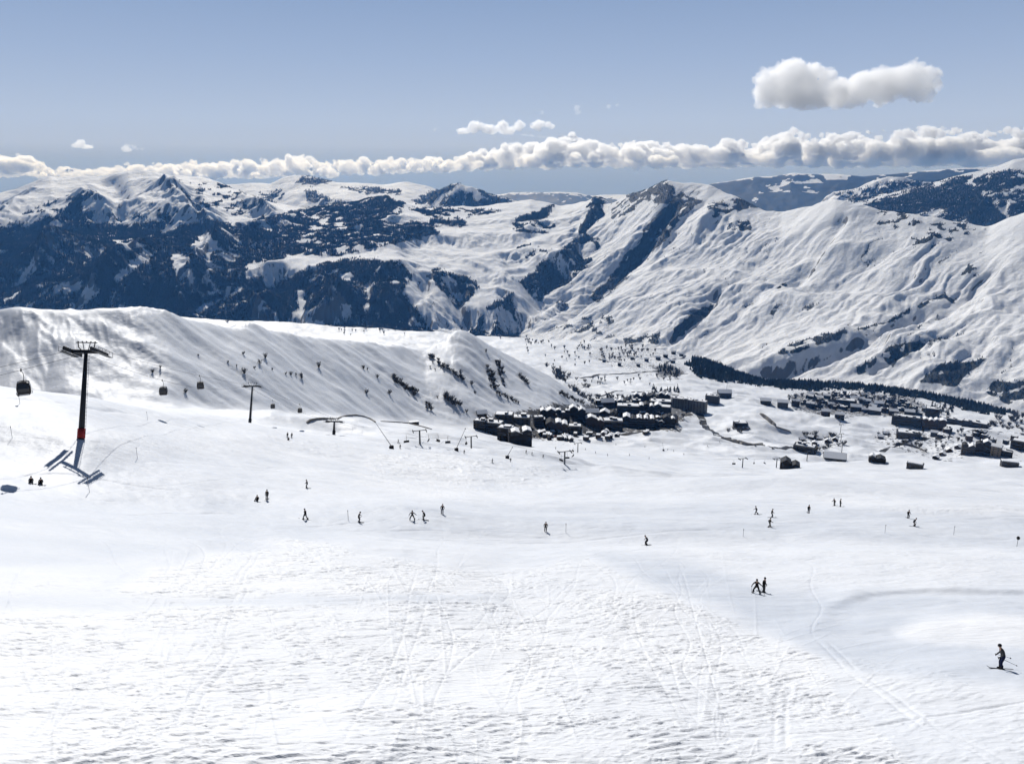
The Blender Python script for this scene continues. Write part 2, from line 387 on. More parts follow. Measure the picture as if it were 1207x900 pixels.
for pts, wd, dp in [
    ([(1112, 345, 3850), (1067, 366, 3700), (1030, 381, 3580), (980, 392, 3480), (925, 405, 3440), (900, 425, 3440)], 60, 48),
    ([(1130, 372, 3500), (1090, 395, 3420), (1060, 415, 3370), (1030, 432, 3300)], 55, 42),
    ([(850, 345, 4700), (838, 365, 4500), (815, 385, 4330), (790, 402, 4200)], 80, 60),
    ([(800, 250, 6000), (770, 290, 5700), (735, 322, 5450), (700, 355, 5200), (660, 392, 4900)], 120, 85),
    ([(1190, 300, 3950), (1120, 340, 3750), (1080, 372, 3560)], 70, 35),
    ([(1000, 262, 4850), (960, 300, 4600), (935, 330, 4450)], 80, 40)]:
    right.Z += carve(right, pts, wd, dp)
left = far_sheet(-36, 11, 4000, 9800, 13, m=20)
left_curves = [
    [(-300, 420, 4000), (400, 420, 4100), (745, 420, 4200), (1000, 420, 4200)],
    [(-300, 385, 4700), (0, 385, 4700), (200, 385, 4700), (400, 387, 4700), (560, 394, 4800), (640, 388, 5000), (700, 370, 5400), (760, 370, 5600), (1000, 400, 5600)],
    {'p': [(-300, 320, 5700), (0, 318, 5700), (60, 312, 5700), (150, 322, 5600), (210, 318, 5600), (260, 322, 5500), (302, 322, 5400), (340, 318, 5400), (375, 312, 5400), (440, 306, 5350), (475, 310, 5350), (500, 322, 5350), (540, 334, 5300), (575, 345, 5250), (600, 346, 5250), (625, 330, 5500), (655, 308, 5750), (672, 285, 6000), (686, 262, 6300), (700, 236, 6700), (712, 233, 6750), (722, 262, 6750), (735, 300, 6700), (745, 340, 6600), (800, 360, 6500), (1000, 390, 6500)], 's': .006},
    [(-300, 262, 7100), (0, 264, 7000), (60, 256, 6900), (105, 246, 6900), (140, 262, 6700), (185, 258, 6800), (230, 258, 6900), (300, 268, 6700), (380, 268, 6700), (450, 262, 6800), (540, 272, 6500), (600, 276, 6500), (640, 268, 6600), (675, 250, 6900), (700, 236, 7000), (712, 234, 7000), (740, 300, 7000), (1000, 380, 7000)],
    {'p': [(-300, 215, 8500), (-60, 212, 8500), (0, 215, 8500), (15, 213, 8500), (40, 207, 8400), (57, 204, 8400), (67, 206.5, 8350), (82, 206.5, 8350), (100, 206, 8300), (118, 206, 8250), (137, 202, 8250), (150, 199.5, 8200), (170, 199.5, 8200), (190, 204, 8200), (225, 206.5, 8150), (250, 210.5, 8100), (265, 216, 8050), (290, 226, 7900), (320, 238, 7800), (360, 246, 7700), (385, 241, 7700), (420, 237, 7700), (440, 232, 7700), (456, 229, 7700), (472, 237, 7650), (500, 245, 7600), (530, 241, 7600), (560, 243, 7600), (590, 239, 7600), (625, 232, 7700), (645, 236, 7650), (660, 241, 7600), (675, 240, 7500), (690, 236, 7300), (700, 231.5, 7250), (715, 231.5, 7200), (722, 240, 7200), (740, 310, 7200), (1000, 400, 7200)], 's': .0015},
    [(-300, 250, 9000), (0, 250, 9000), (300, 260, 8500), (456, 265, 8200), (700, 275, 7700), (1000, 420, 7700)],
    [(-300, 330, 9800), (1000, 400, 9800)],
]
Zl, RRl, ZZl = loft(left, left_curves, 0.012)
Zl = blur(Zl, 4, 1)
def spur(sheet, pts, width, h):
    out = np.zeros_like(sheet.R); P = [(p[2] * ray(p[0], p[1])[0], p[2] * ray(p[0], p[1])[1]) for p in pts]; best = np.full(sheet.R.shape, 1e9); tt = np.zeros_like(best)
    for i in range(len(P) - 1):
        d, t, s_ = seg_dist(sheet.X, sheet.Y, P[i], P[i + 1]); m = d < best; best = np.where(m, d, best); tt = np.where(m, (t + i) / (len(P) - 1), tt)
    best = np.maximum(best + 25 * noise(sheet.X / 180, sheet.Y / 180, 8), 0)
    return h * np.exp(-best / width) * sstep(.15, .7, tt) * (1 - .8 * sstep(.8, 1, tt))
for pts, wd, dp in [([(60, 204, 8350), (38, 236, 7600), (8, 262, 7000), (-20, 290, 6500)], 210, 150), ([(110, 206, 8200), (98, 230, 7500), (106, 246, 7100), (138, 262, 6700)], 150, 170), ([(178, 204, 8150), (182, 214, 7900), (208, 238, 7200), (250, 264, 6600)], 180, 190),
                    ([(240, 262, 6700), (205, 300, 6000), (160, 335, 5400), (95, 372, 4900)], 230, 300), ([(300, 240, 7300), (275, 285, 6400), (250, 320, 5700), (215, 372, 4900)], 200, 240), ([(100, 262, 6800), (75, 300, 6100), (40, 345, 5300)], 180, 230), ([(250, 212, 8000), (285, 235, 7500), (330, 258, 7000)], 150, 120),
                    ([(330, 330, 5300), (318, 355, 4950), (290, 382, 4700)], 120, 170), ([(405, 322, 5250), (395, 350, 4950), (385, 380, 4700)], 110, 150), ([(455, 318, 5300), (462, 350, 5000), (455, 382, 4750)], 110, 130), ([(490, 325, 5350), (498, 350, 5050), (520, 382, 4800)], 110, 60)]:
    Zl += spur(left, pts, wd, dp)
left.Z = mount(left, Zl, RRl, 4, 50, 420, 38, 61, keep=(180, 1000), gain=.62, s0=.2, s1=.55)
for pts, wd, dp in [
    ([(128, 205, 8100), (145, 240, 7500), (147, 258, 7100)], 170, 75),
    ([(225, 232, 7600), (236, 265, 6600), (245, 310, 5700), (246, 340, 5200)], 130, 70),
    ([(200, 262, 6700), (170, 320, 5600), (120, 345, 5200), (85, 362, 4950)], 140, 70),
    ([(365, 335, 5150), (352, 365, 4850), (350, 385, 4700)], 90, 60),
    ([(430, 320, 5250), (434, 350, 4950), (432, 380, 4700)], 90, 55),
    ([(505, 318, 5350), (500, 345, 5100), (470, 380, 4750)], 80, 40),
    ([(545, 325, 5350), (540, 350, 5100), (548, 375, 4900)], 90, 60),
    ([(705, 250, 6700), (690, 310, 6100), (660, 350, 5600), (620, 385, 5000)], 150, 60)]:
    left.Z += carve(left, pts, wd, dp)
farl = far_sheet(-24, 8, 8200, 13000, 22, .09, m=5)
farl_curves = [
    [(100, 330, 8200), (800, 330, 8200)],
    [(100, 300, 8600), (250, 258, 9000), (400, 258, 9000), (480, 262, 8800), (540, 262, 8600), (640, 262, 8800), (800, 330, 9000)],
    {'p': [(100, 300, 9400), (480, 252, 9400), (490, 246, 9300), (505, 234, 9200), (520, 222.5, 9150), (533, 214, 9100), (541, 212, 9100), (554, 216.5, 9100), (572, 222, 9150), (590, 228, 9200), (604, 233, 9300), (620, 240, 9400), (650, 250, 9500), (800, 320, 9600)], 's': .001},
    [(100, 300, 9900), (250, 250, 10000), (400, 236, 10000), (480, 240, 9900), (541, 244, 9900), (620, 262, 10000), (800, 330, 10000)],
    {'p': [(100, 260, 11000), (200, 225, 11000), (270, 216, 11000), (302, 214.5, 11000), (318, 215.5, 11000), (335, 207.5, 11000), (345, 205.5, 11000), (360, 205.5, 11000), (372, 208, 11000), (397, 214, 11000), (427, 215, 11000), (452, 217, 11000), (470, 213.5, 11000), (480, 213.5, 11000), (492, 216, 11000), (512, 221, 11000), (540, 232, 11000), (600, 245, 11000), (800, 300, 11000)], 's': .001},
    [(100, 300, 12000), (800, 300, 12000)], [(100, 350, 13000), (800, 350, 13000)],
]
Zf, RRf, ZZf = loft(farl, farl_curves, 0.01)
farl.Z = mount(farl, blur(Zf, 2, 1), RRf, 4, 35, 600, 26, 71, octv=4)
farr = far_sheet(10, 36, 5600, 9500, 17, .08, m=14)
farr_curves = [
    [(700, 420, 5600), (1207, 340, 5600), (1600, 330, 5600)],
    [(700, 350, 6000), (900, 300, 6000), (980, 268, 6100), (1080, 272, 5900), (1160, 278, 5700), (1207, 275, 5700), (1600, 270, 5700)],
    {'p': [(700, 330, 7600), (900, 275, 7500), (950, 255, 7400), (975, 243, 7400), (995, 236, 7400), (1022, 232, 7300), (1050, 226, 7200), (1080, 219.5, 7100), (1100, 213, 7000), (1117, 207.5, 6950), (1140, 202, 6900), (1155, 199, 6900), (1180, 192.5, 6800), (1195, 187.5, 6800), (1207, 185, 6800), (1260, 172, 6800), (1600, 170, 6800)], 's': .001},
    [(700, 330, 8000), (900, 290, 7900), (960, 258, 7800), (1022, 246, 7700), (1117, 232, 7400), (1207, 215, 7400), (1600, 200, 7400)],
    {'p': [(700, 330, 8600), (920, 270, 8500), (960, 246, 8400), (982, 228, 8300), (1000, 224, 8300), (1030, 214, 8200), (1045, 209.5, 8200), (1057, 209, 8200), (1075, 211.5, 8200), (1100, 216, 8200), (1207, 205, 8200), (1600, 200, 8200)], 's': .001},
    [(700, 360, 9500), (1600, 330, 9500)],
]
Zfr, RRfr, _ = loft(farr, farr_curves, 0.01)
farr.Z = mount(farr, blur(Zfr, 2, 1), RRfr, 2, 40, 450, 28, 83, octv=5, gain=.62)
hills = far_sheet(-4, 36, 11000, 23000, 60, .1, m=20)
hills_curves = [
    [(500, 330, 11000), (1300, 330, 11000)],
    [(500, 290, 12000), (680, 262, 12000), (850, 262, 12000), (1000, 255, 12000), (1300, 250, 12000)],
    {'p': [(500, 290, 14500), (700, 262, 14500), (760, 240, 14000), (800, 228, 14000), (826, 219, 14000), (840, 214, 14000), (856, 212, 14000), (879, 208, 14000), (890, 206.5, 14000), (915, 205.5, 14000), (937, 202, 14000), (960, 203.5, 14000), (980, 203, 14000), (1017, 206, 14000), (1060, 203, 14000), (1100, 199, 14000), (1140, 196, 14000), (1300, 195, 14000)], 's': .001},
    [(500, 290, 15500), (700, 270, 15500), (830, 240, 15500), (1300, 230, 15500)],
    {'p': [(500, 238, 19000), (570, 229, 19000), (600, 227.5, 19000), (640, 224.5, 19000), (660, 224, 19000), (680, 226, 19000), (700, 231, 19000), (730, 228, 19000), (800, 226, 19000), (1000, 222, 19000), (1300, 220, 19000)], 's': .001},
    [(500, 280, 23000), (1300, 280, 23000)],
]
Zk, RRk, _ = loft(hills, hills_curves, 0.01)
hills.Z = mount(hills, blur(Zk, 2, 1), RRk, 2, 40, 900, 25, 93, octv=4)
print('terrain', time.time() - T0)
# ------------------------------------------------------------------ near snow: banks, hollows, tracks and broken crust
def ground_pt(x, y): return near.hit(x, y)
def mound(x, y, sx, sy, h, rot=0.0):
    p = ground_pt(x, y); c, s_ = math.cos(rot), math.sin(rot)
    dx, dy = near.X - p.x, near.Y - p.y
    a = (dx * c + dy * s_) / sx; b = (-dx * s_ + dy * c) / sy
    return h * np.exp(-(a * a + b * b))
Zadd = np.zeros_like(near.Z)
for m_ in [(760, 572, 70, 28, 3.5), (595, 560, 55, 40, -7.0), (640, 548, 40, 30, -3), (960, 576, 60, 26, 3.0), (1110, 600, 40, 14, 1.2), (330, 496, 26, 20, 5.0), (1045, 553, 60, 40, 8), (1160, 560, 60, 40, 6),
           (930, 560, 60, 40, -5), (1130, 748, 12, 6, .30), (1190, 746, 12, 6, .30), (470, 600, 60, 10, .8), (200, 640, 30, 8, .7), (900, 500, 60, 60, 12), (960, 495, 50, 40, 10), (880, 485, 60, 60, 10), (1140, 512, 60, 50, 8), (840, 500, 30, 60, -6),
           (720, 600, 60, 12, -.9), (1120, 640, 50, 10, -.8), (420, 640, 40, 8, .6)]:
    Zadd += mound(*m_)
near.Z = near.Z + Zadd
J = int(np.searchsorted(near.r, 620))
nx, ny = near.X[:, :J], near.Y[:, :J]
px, py = proj(nx, ny, near.Z[:, :J])
D = np.zeros_like(nx)
# low snow bank along the upper edge of the groomed bend on the right
bank_ln = [(1300, 705), (1207, 700), (1129, 695.5), (1079, 694.5), (1030, 699), (1000, 705), (978, 716), (966, 732)]
bp = [near.hit(*p) for p in bank_ln]
best = np.full(nx.shape, 1e9); sd = np.zeros_like(nx)
for i in range(len(bp) - 1):
    d, t, s_ = seg_dist(nx, ny, bp[i], bp[i + 1]); m = d < best; best = np.where(m, d, best); sd = np.where(m, s_, sd)
fade = sstep(955, 1010, px)
D += fade * .34 * np.tanh(-sd * best / .8) * np.exp(-best / 6.0)
# zones: 1 = broken crust, 0 = groomed
rough = np.zeros_like(nx)
warp = fbm(nx / 9, ny / 9, 3, 31) * 16
for v, poly in [(1.0, [(-60, 716), (120, 714), (330, 716), (560, 706), (700, 690), (780, 700), (860, 730), (950, 770), (1010, 830), (1080, 900), (1120, 960), (-60, 960)]),
                (.95, [(130, 694), (190, 668), (300, 640), (360, 636), (470, 656), (560, 672), (660, 690), (560, 702), (330, 704), (150, 704)]), (.5, [(-60, 690), (120, 680), (130, 700), (-60, 706)]),
                (.7, [(560, 680), (690, 655), (760, 690), (600, 704)]), (.45, [(1010, 830), (950, 770), (1100, 790), (1260, 830), (1260, 960), (1080, 900)]),
                (.75, [(430, 536), (520, 534), (640, 545), (670, 562), (600, 580), (520, 590), (420, 570)]), (.5, [(200, 500), (330, 512), (420, 524), (420, 545), (300, 540), (200, 520)]), (.5, [(0, 500), (120, 505), (300, 530), (120, 540), (0, 530)]),
                (.75, [(930, 583), (990, 584), (1060, 592), (1150, 598), (1260, 604), (1260, 612), (1100, 604), (980, 594)]), (.35, [(800, 640), (1207, 650), (1207, 690), (900, 690)])]:
    d = dist_poly(px + warp, py + warp * .4, poly)
    rough = np.maximum(rough, v * sstep(-7, 7, d))
patch = sstep(-.35, .35, fbm(nx / 7, ny / 5, 3, 33) + .12)
ca, sa = math.cos(rad(16)), math.sin(rad(16))
def crust(al, ac, seed, rot=0):
    c_, s_ = math.cos(rad(16 + rot)), math.sin(rad(16 + rot))
    return noise((nx * c_ + ny * s_) / al + 3 * noise(nx / 9, ny / 9, seed + 50), (-nx * s_ + ny * c_) / ac, seed)
c1 = crust(1.7, .42, 41, 12); c2 = crust(.8, .26, 43, 2); c3 = crust(3.4, .85, 45, 14)
pl_ = sstep(.02, .16, c1 + .5 * c2) * .060 + sstep(-.02, .16, c3 + .6 * c1) * .045 + sstep(.05, .2, c2 + .3 * c3) * .045
fine = sstep(420, 160, near.R[:, :J])
D += rough * pl_ * (.35 + .65 * patch) * (.35 + .65 * fine) * (.75 + .25 * sstep(34, 85, near.R[:, :J]))
D += (1 - rough) * .035 * noise((nx * ca + ny * sa) / 9, (-nx * sa + ny * ca) / 1.3, 47) * fine
D += .10 * fbm(nx / 6, ny / 4, 3, 49) + .25 * fbm(nx / 22, ny / 15, 2, 52)
# ski tracks
daz0, nA = near.az, len(near.az)
def splat(P, w, dep):
    ee = np.linspace(0, 1, len(P)); dep = dep * np.minimum(1, np.minimum(ee, 1 - ee) * 6)
    """groove of half width w and depth dep along world points P"""
    a = np.arctan2(P[:, 0], P[:, 1]); r = np.hypot(P[:, 0], P[:, 1])
    i0 = np.searchsorted(near.az, a); j0 = np.searchsorted(near.r, r)
    ok = (i0 > 8) & (i0 < nA - 8) & (j0 > 8) & (j0 < J - 8); i0, j0, P, dep = i0[ok], j0[ok], P[ok], dep[ok]
    for di in range(-5, 6):
        for dj in range(-2, 3):
            ii, jj = i0 + di, j0 + dj
            d2 = (nx[ii, jj] - P[:, 0]) ** 2 + (ny[ii, jj] - P[:, 1]) ** 2
            np.minimum.at(T, (ii, jj), (-dep * np.exp(-d2 / (w * w))).astype(np.float32))
T = np.zeros(nx.shape, np.float32)
def track(p0, p1, wig, wl, w, dep, ph, twin=0.0):
    a, b = near.hit(*p0), near.hit(*p1); L = math.hypot(b.x - a.x, b.y - a.y); n = int(L / .12) + 2
    t = np.linspace(0, 1, n); dx, dy = (b.x - a.x) / L, (b.y - a.y) / L
    o = wig * np.sin(t * L / wl * 6.283 + ph) * (.6 + .4 * np.sin(t * 3 + ph)) + wig * .8 * np.sin(t * 4 + ph * 2)
    for q in ((-twin, twin) if twin else (0,)):
        splat(np.stack([a.x + dx * L * t - dy * (o + q), a.y + dy * L * t + dx * (o + q)], -1), w, dep)
trk = random.Random(5)
for k_ in range(34):
    x0 = trk.uniform(-50, 1000); x1 = x0 + trk.uniform(-260, 260); y0 = trk.choice([880, 900, 820, 760]); y1 = trk.uniform(610, 690)
    track((x0, y0), (x1, y1), trk.uniform(.1, 1.6), trk.uniform(16, 50), trk.uniform(.07, .13), trk.uniform(.02, .06), trk.uniform(0, 6))
for k_ in range(40):                                              # traverses across the hill
    x0 = trk.uniform(-80, 700); y0 = trk.uniform(560, 880); x1 = x0 + trk.uniform(260, 700); y1 = y0 + trk.uniform(-60, 40)
    track((x0, y0), (x1, y1), trk.uniform(.1, 1.2), trk.uniform(30, 80), trk.uniform(.08, .15), trk.uniform(.03, .08), trk.uniform(0, 6))
for k_ in range(26):
    x0 = trk.uniform(-80, 1200); y0 = trk.uniform(545, 640); x1 = x0 + trk.uniform(160, 500); y1 = y0 + trk.uniform(-14, 14)
    track((x0, y0), (x1, y1), trk.uniform(.3, 2.5), trk.uniform(20, 60), trk.uniform(.2, .4), trk.uniform(.06, .14), trk.uniform(0, 6))
track((968, 755), (1004, 795), .2, 40, .16, .06, 0, .4); track((1004, 795), (1104, 862), .2, 40, .16, .06, 0, .4); track((1104, 862), (1180, 900), .2, 40, .16, .05, 0, .4)
track((282, 690), (262, 760), .3, 30, .16, .07, 1, .35); track((262, 760), (225, 870), .5, 30, .16, .07, 1, .35); track((300, 650), (282, 690), .2, 30, .16, .06, 1, .35)
track((140, 770), (20, 890), .4, 30, .16, .07, 2, .3); track((925, 810), (915, 890), .2, 30, .15, .05, 2, .3)
track((-20, 471), (95, 479), .1, 50, .7, .35, 0); track((95, 479), (160, 489), .1, 50, .7, .3, 0)
for k_ in range(5): track((-20, 696 + 4 * k_), (620 - 30 * k_, 699 + 3 * k_), .5, 60, .3, .07, k_)
T1 = T.copy(); T[:] = 0
for k_ in range(420):                                             # short criss-cross marks, snow thrown up beside them
    x0 = trk.choice([trk.uniform(100, 620), trk.uniform(-20, 1000), trk.uniform(450, 960)]); y0 = trk.uniform(640, 910); a_ = trk.choice([trk.gauss(.35, .3), trk.gauss(-.5, .35), trk.gauss(1.5, .35), trk.gauss(-.15, .2)]); L_ = trk.uniform(30, 190)
    track((x0, y0), (x0 + L_ * math.cos(a_), y0 + L_ * .6 * math.sin(a_)), trk.uniform(.0, .14), trk.uniform(12, 30), trk.uniform(.06, .12), trk.uniform(.018, .045), trk.uniform(0, 6))
D += T1 - T
c4 = crust(9.0, 3.2, 57, 4); c5 = crust(4.5, 1.8, 59, -12)
farz = sstep(190, 290, near.R[:, :J])
D += rough * farz * (.42 * c4 + .22 * c5 + .30 * np.abs(c4 * 1.2 + c5))
near.Z[:, :J] += D * sstep(620, 480, near.R[:, :J])
ROUGH_LIT = np.zeros_like(near.Z); ROUGH_LIT[:, :J] = np.maximum(rough, sstep(-6, 8, dist_poly(px + warp * .3, py, [(1056, 745), (1084, 731), (1154, 725), (1260, 726), (1260, 764), (1134, 762), (1072, 755)])))  # broken crust, plus the sunlit crescent painted brighter without any crust
PACK_SHADE = np.zeros_like(near.Z); pk_ = np.zeros_like(nx)  # groomed snow, plus painted shade of the right bend and the hollow
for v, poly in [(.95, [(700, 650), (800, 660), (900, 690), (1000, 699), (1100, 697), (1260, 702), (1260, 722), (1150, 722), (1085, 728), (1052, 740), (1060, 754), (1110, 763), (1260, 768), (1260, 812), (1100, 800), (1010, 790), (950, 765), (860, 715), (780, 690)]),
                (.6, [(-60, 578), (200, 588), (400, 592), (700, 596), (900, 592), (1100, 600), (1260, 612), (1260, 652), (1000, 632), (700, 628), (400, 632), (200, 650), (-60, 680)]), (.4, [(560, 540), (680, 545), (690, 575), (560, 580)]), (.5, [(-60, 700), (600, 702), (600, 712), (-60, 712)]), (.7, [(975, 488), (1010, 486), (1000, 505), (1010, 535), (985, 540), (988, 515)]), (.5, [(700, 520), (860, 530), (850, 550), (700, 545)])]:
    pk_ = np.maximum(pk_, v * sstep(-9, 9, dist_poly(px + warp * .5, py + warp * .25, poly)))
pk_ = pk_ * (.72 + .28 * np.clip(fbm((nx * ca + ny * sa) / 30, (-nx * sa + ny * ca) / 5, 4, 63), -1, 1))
PACK_SHADE[:, :J] = pk_
# low brush and bare earth on the plateau
nX, nY = near.xy()
BR = np.zeros_like(near.Z)
bn = fbm(near.X / 60, near.Y / 60, 4, 35)
for v, poly in [(.85, [(560, 490), (640, 478), (700, 474), (790, 466), (830, 476), (800, 506), (690, 512), (600, 522)]), (.55, [(690, 404), (760, 404), (800, 414), (806, 432), (770, 446), (720, 434), (690, 420)]), (.9, [(768, 432), (790, 429), (806, 437), (802, 445), (778, 444)]), (.5, [(660, 430), (690, 440), (706, 470), (680, 462), (650, 440)]),
                (.75, [(935, 462), (1060, 462), (1100, 480), (1060, 492), (960, 490), (930, 480)]), (.5, [(940, 514), (990, 512), (1000, 530), (950, 530)]), (.55, [(1040, 503), (1130, 505), (1140, 540), (1100, 545), (1020, 520)]),
                (.45, [(1140, 508), (1207, 505), (1207, 545), (1150, 540)]), (.35, [(560, 390), (680, 392), (700, 402), (640, 412), (580, 402)]), (.4, [(395, 384), (480, 384), (470, 394), (400, 396)]), (.5, [(640, 505), (720, 508), (740, 520), (640, 524)]),
                (.55, [(560, 486), (700, 480), (840, 470), (830, 490), (790, 505), (690, 510), (600, 515)])]:
    Pm = np.array(poly); m = (nX > Pm[:, 0].min() - 14) & (nX < Pm[:, 0].max() + 14) & (nY > Pm[:, 1].min() - 10) & (nY < Pm[:, 1].max() + 10) & (near.R > 500)
    BR[m] = np.maximum(BR[m], v * .8 * sstep(-7, 4, dist_poly(nX[m] + 7 * bn[m], nY[m] + 3.5 * bn[m], poly)))
print('near snow', time.time() - T0)
# ------------------------------------------------------------------ forest cover and painted wall shade (photograph outlines, laid onto the sheets)
LEFT_FOREST_SHADE = [
    (.985, [(-200, 272), (0, 268), (30, 264), (60, 256), (98, 247), (108, 250), (118, 262), (150, 268), (178, 262), (205, 264), (235, 256), (262, 262), (285, 270), (300, 262), (330, 268), (335, 300), (310, 322), (340, 322), (372, 314), (385, 308), (440, 305), (472, 310), (488, 326), (478, 344), (492, 366), (510, 390), (510, 410), (-200, 410)]),
    (.62, [(285, 268), (310, 255), (340, 250), (370, 244), (400, 240), (430, 232), (458, 228), (476, 238), (470, 258), (510, 262), (512, 276), (480, 284), (450, 290), (420, 296), (395, 302), (365, 300), (330, 300), (300, 300)]),
    (.95, [(400, 250), (440, 236), (458, 230), (470, 244), (455, 258), (420, 268), (405, 262)]),
    (.9, [(478, 268), (512, 268), (514, 278), (480, 284)]), (.9, [(505, 258), (545, 260), (548, 267), (510, 266)]),
    (.35, [(60, 236), (100, 225), (130, 240), (160, 245), (180, 236), (205, 240), (215, 262), (150, 268), (60, 262), (20, 268), (0, 262)]),
    (.3, [(200, 212), (260, 216), (300, 230), (320, 250), (250, 256), (225, 240)]),
    (.97, [(509, 316), (530, 322), (562, 332), (566, 338), (553, 352), (540, 366), (525, 352), (512, 336)]),
    (.97, [(553, 386), (576, 364), (600, 344), (606, 362), (612, 400), (553, 402)]),
    (1.0, [(612, 332), (624, 322), (638, 308), (654, 305), (664, 312), (676, 326), (690, 335), (680, 350), (665, 358), (646, 360), (628, 352)]),
    (.8, [(655, 306), (662, 294), (679, 280), (689, 256), (699, 233), (714, 231), (716, 250), (722, 270), (706, 300), (690, 335), (664, 312)]),  # upper cliff face: mostly its shadow, painted in as dark cover
    (.95, [(610, 256), (652, 242), (652, 250), (635, 260), (606, 262)]), (.5, [(604, 262), (650, 262), (650, 275), (606, 272)]),
    (.22, [(605, 285), (650, 288), (645, 305), (606, 300)]), (.5, [(480, 245), (545, 243), (590, 248), (552, 256), (500, 255)]),
]
LEFT_CLEAR = [[(136, 285), (158, 282), (172, 290), (152, 296)], [(132, 330), (146, 316), (172, 300), (178, 304), (150, 324), (136, 334)], [(86, 364), (98, 352), (108, 350), (94, 368)],
              [(226, 286), (240, 272), (256, 284), (246, 300), (248, 334), (243, 334), (242, 302), (230, 302)], [(200, 300), (220, 300), (216, 332), (204, 318)], [(240, 346), (274, 336), (272, 341), (244, 350)],
              [(226, 372), (284, 338), (285, 342), (232, 374)], [(292, 312), (304, 308), (372, 306), (366, 318), (330, 326), (302, 326), (288, 330)], [(354, 300), (370, 297), (370, 302), (352, 303)], [(340, 376), (350, 366), (396, 362), (394, 384), (340, 390)],
              [(402, 322), (414, 320), (412, 330), (402, 332)], [(352, 336), (360, 340), (358, 372), (350, 374)], [(432, 334), (438, 334), (435, 368), (430, 368)], [(5, 352), (22, 344), (18, 352), (8, 358)], [(268, 316), (262, 322), (300, 312), (300, 318)]]
RIGHT_FOREST_SHADE = [
    (.72, [(738, 230), (762, 219), (785, 210.5), (792, 222), (797, 238), (778, 240), (760, 236), (745, 242)]), (.45, [(716, 240), (745, 232), (750, 250), (722, 262)]),
    (.97, [(780, 286), (760, 305), (744, 322), (722, 342), (704, 357), (694, 352), (712, 334), (730, 314), (744, 292), (766, 262)]),
    (.72, [(824, 238), (800, 262), (786, 282), (764, 306), (744, 292), (766, 262), (786, 240), (802, 226)]),
    (.8, [(866, 236), (896, 235), (890, 244), (872, 250), (866, 246)]), (.55, [(832, 240), (866, 234), (868, 250), (836, 256)]), (.5, [(852, 262), (884, 258), (884, 270), (858, 272)]),
    (.9, [(790, 403), (796, 384), (812, 374), (830, 360), (838, 362), (826, 382), (808, 394)]),
    (.5, [(640, 392), (690, 372), (724, 372), (712, 392)]), (.6, [(735, 398), (775, 394), (775, 403), (735, 404)]),
    (.6, [(915, 418), (922, 410), (934, 404), (980, 391), (1020, 384), (1045, 378), (1067, 366), (1112, 345), (1114, 348), (1070, 371), (1045, 382), (1005, 390), (985, 400), (960, 408), (938, 415)]),  # gully wall in shadow, painted dark as tree cover
    (.8, [(1038, 420), (1050, 408), (1078, 402), (1088, 406), (1064, 425), (1052, 430)]), (.7, [(1085, 448), (1110, 428), (1160, 422), (1158, 428), (1135, 444), (1126, 456)]),  # steep gully walls, here and next line: brush plus painted shade
    (.62, [(1160, 462), (1166, 448), (1207, 450), (1260, 460), (1260, 490), (1195, 480)]), (.5, [(1004, 432), (1035, 420), (1030, 436), (1008, 442)]),
    (.3, [(1010, 252), (1050, 246), (1090, 250), (1085, 262), (1050, 275), (1025, 270)]), (.5, [(1034, 250), (1048, 248), (1050, 266), (1030, 262)]),
    (.35, [(1090, 262), (1140, 262), (1168, 268), (1140, 285), (1100, 280)]), (.3, [(905, 330), (925, 326), (930, 336), (908, 340)]),
    (.4, [(1130, 325), (1155, 290), (1165, 290), (1150, 325)]), (.3, [(1072, 280), (1100, 270), (1090, 300), (1068, 305)]), (.3, [(1105, 348), (1130, 340), (1120, 358)]),
]
FARL_FOREST = [(.95, [(486, 236), (512, 224), (528, 232), (545, 226), (552, 226), (560, 236), (590, 232), (610, 242), (606, 254), (560, 252), (520, 242), (490, 240)]), (.85, [(500, 232), (526, 218), (541, 216), (536, 224), (512, 234)]), (.6, [(556, 220), (572, 224), (600, 238), (590, 240), (566, 230)]),
               (.8, [(354, 208), (375, 210), (396, 214), (370, 218), (350, 216)]), (.5, [(305, 226), (332, 222), (338, 240), (310, 244)]), (.7, [(358, 224), (400, 236), (420, 242), (395, 246), (360, 236)]), (.6, [(400, 220), (470, 222), (475, 228), (430, 228)])]
FARR_FOREST = [(1.0, [(1015, 242), (1060, 230), (1090, 222), (1118, 218), (1150, 225), (1172, 240), (1184, 254), (1180, 268), (1060, 270), (1020, 252)]), (.6, [(1058, 228), (1090, 216), (1118, 210), (1150, 205), (1207, 200), (1260, 210), (1207, 235), (1176, 246), (1150, 226), (1110, 220)]),
               (1.0, [(1168, 264), (1207, 232), (1300, 220), (1300, 280), (1160, 280)]), (.75, [(1000, 238), (1020, 228), (1050, 216), (1085, 212), (1090, 216), (1050, 226), (1018, 238)]), (.55, [(980, 228), (1010, 224), (1040, 214), (1060, 212), (1062, 218), (1000, 236)])]
HILLS_FOREST = [(.88, [(700, 300), (745, 235), (830, 216), (900, 209), (940, 206), (1000, 207), (1060, 204), (1140, 200), (1207, 200), (1207, 300)]), (.9, [(540, 300), (580, 231), (640, 227.5), (690, 231), (730, 235), (745, 300)])]
HILLS_CLEAR = [[(905, 219), (930, 212), (933, 216), (915, 222)], [(935, 214), (960, 212), (966, 216), (940, 217)], [(965, 206), (1000, 207), (1000, 212), (970, 212)], [(940, 226), (948, 224), (968, 226), (966, 228)], [(900, 222), (925, 224), (930, 227), (905, 226)]]
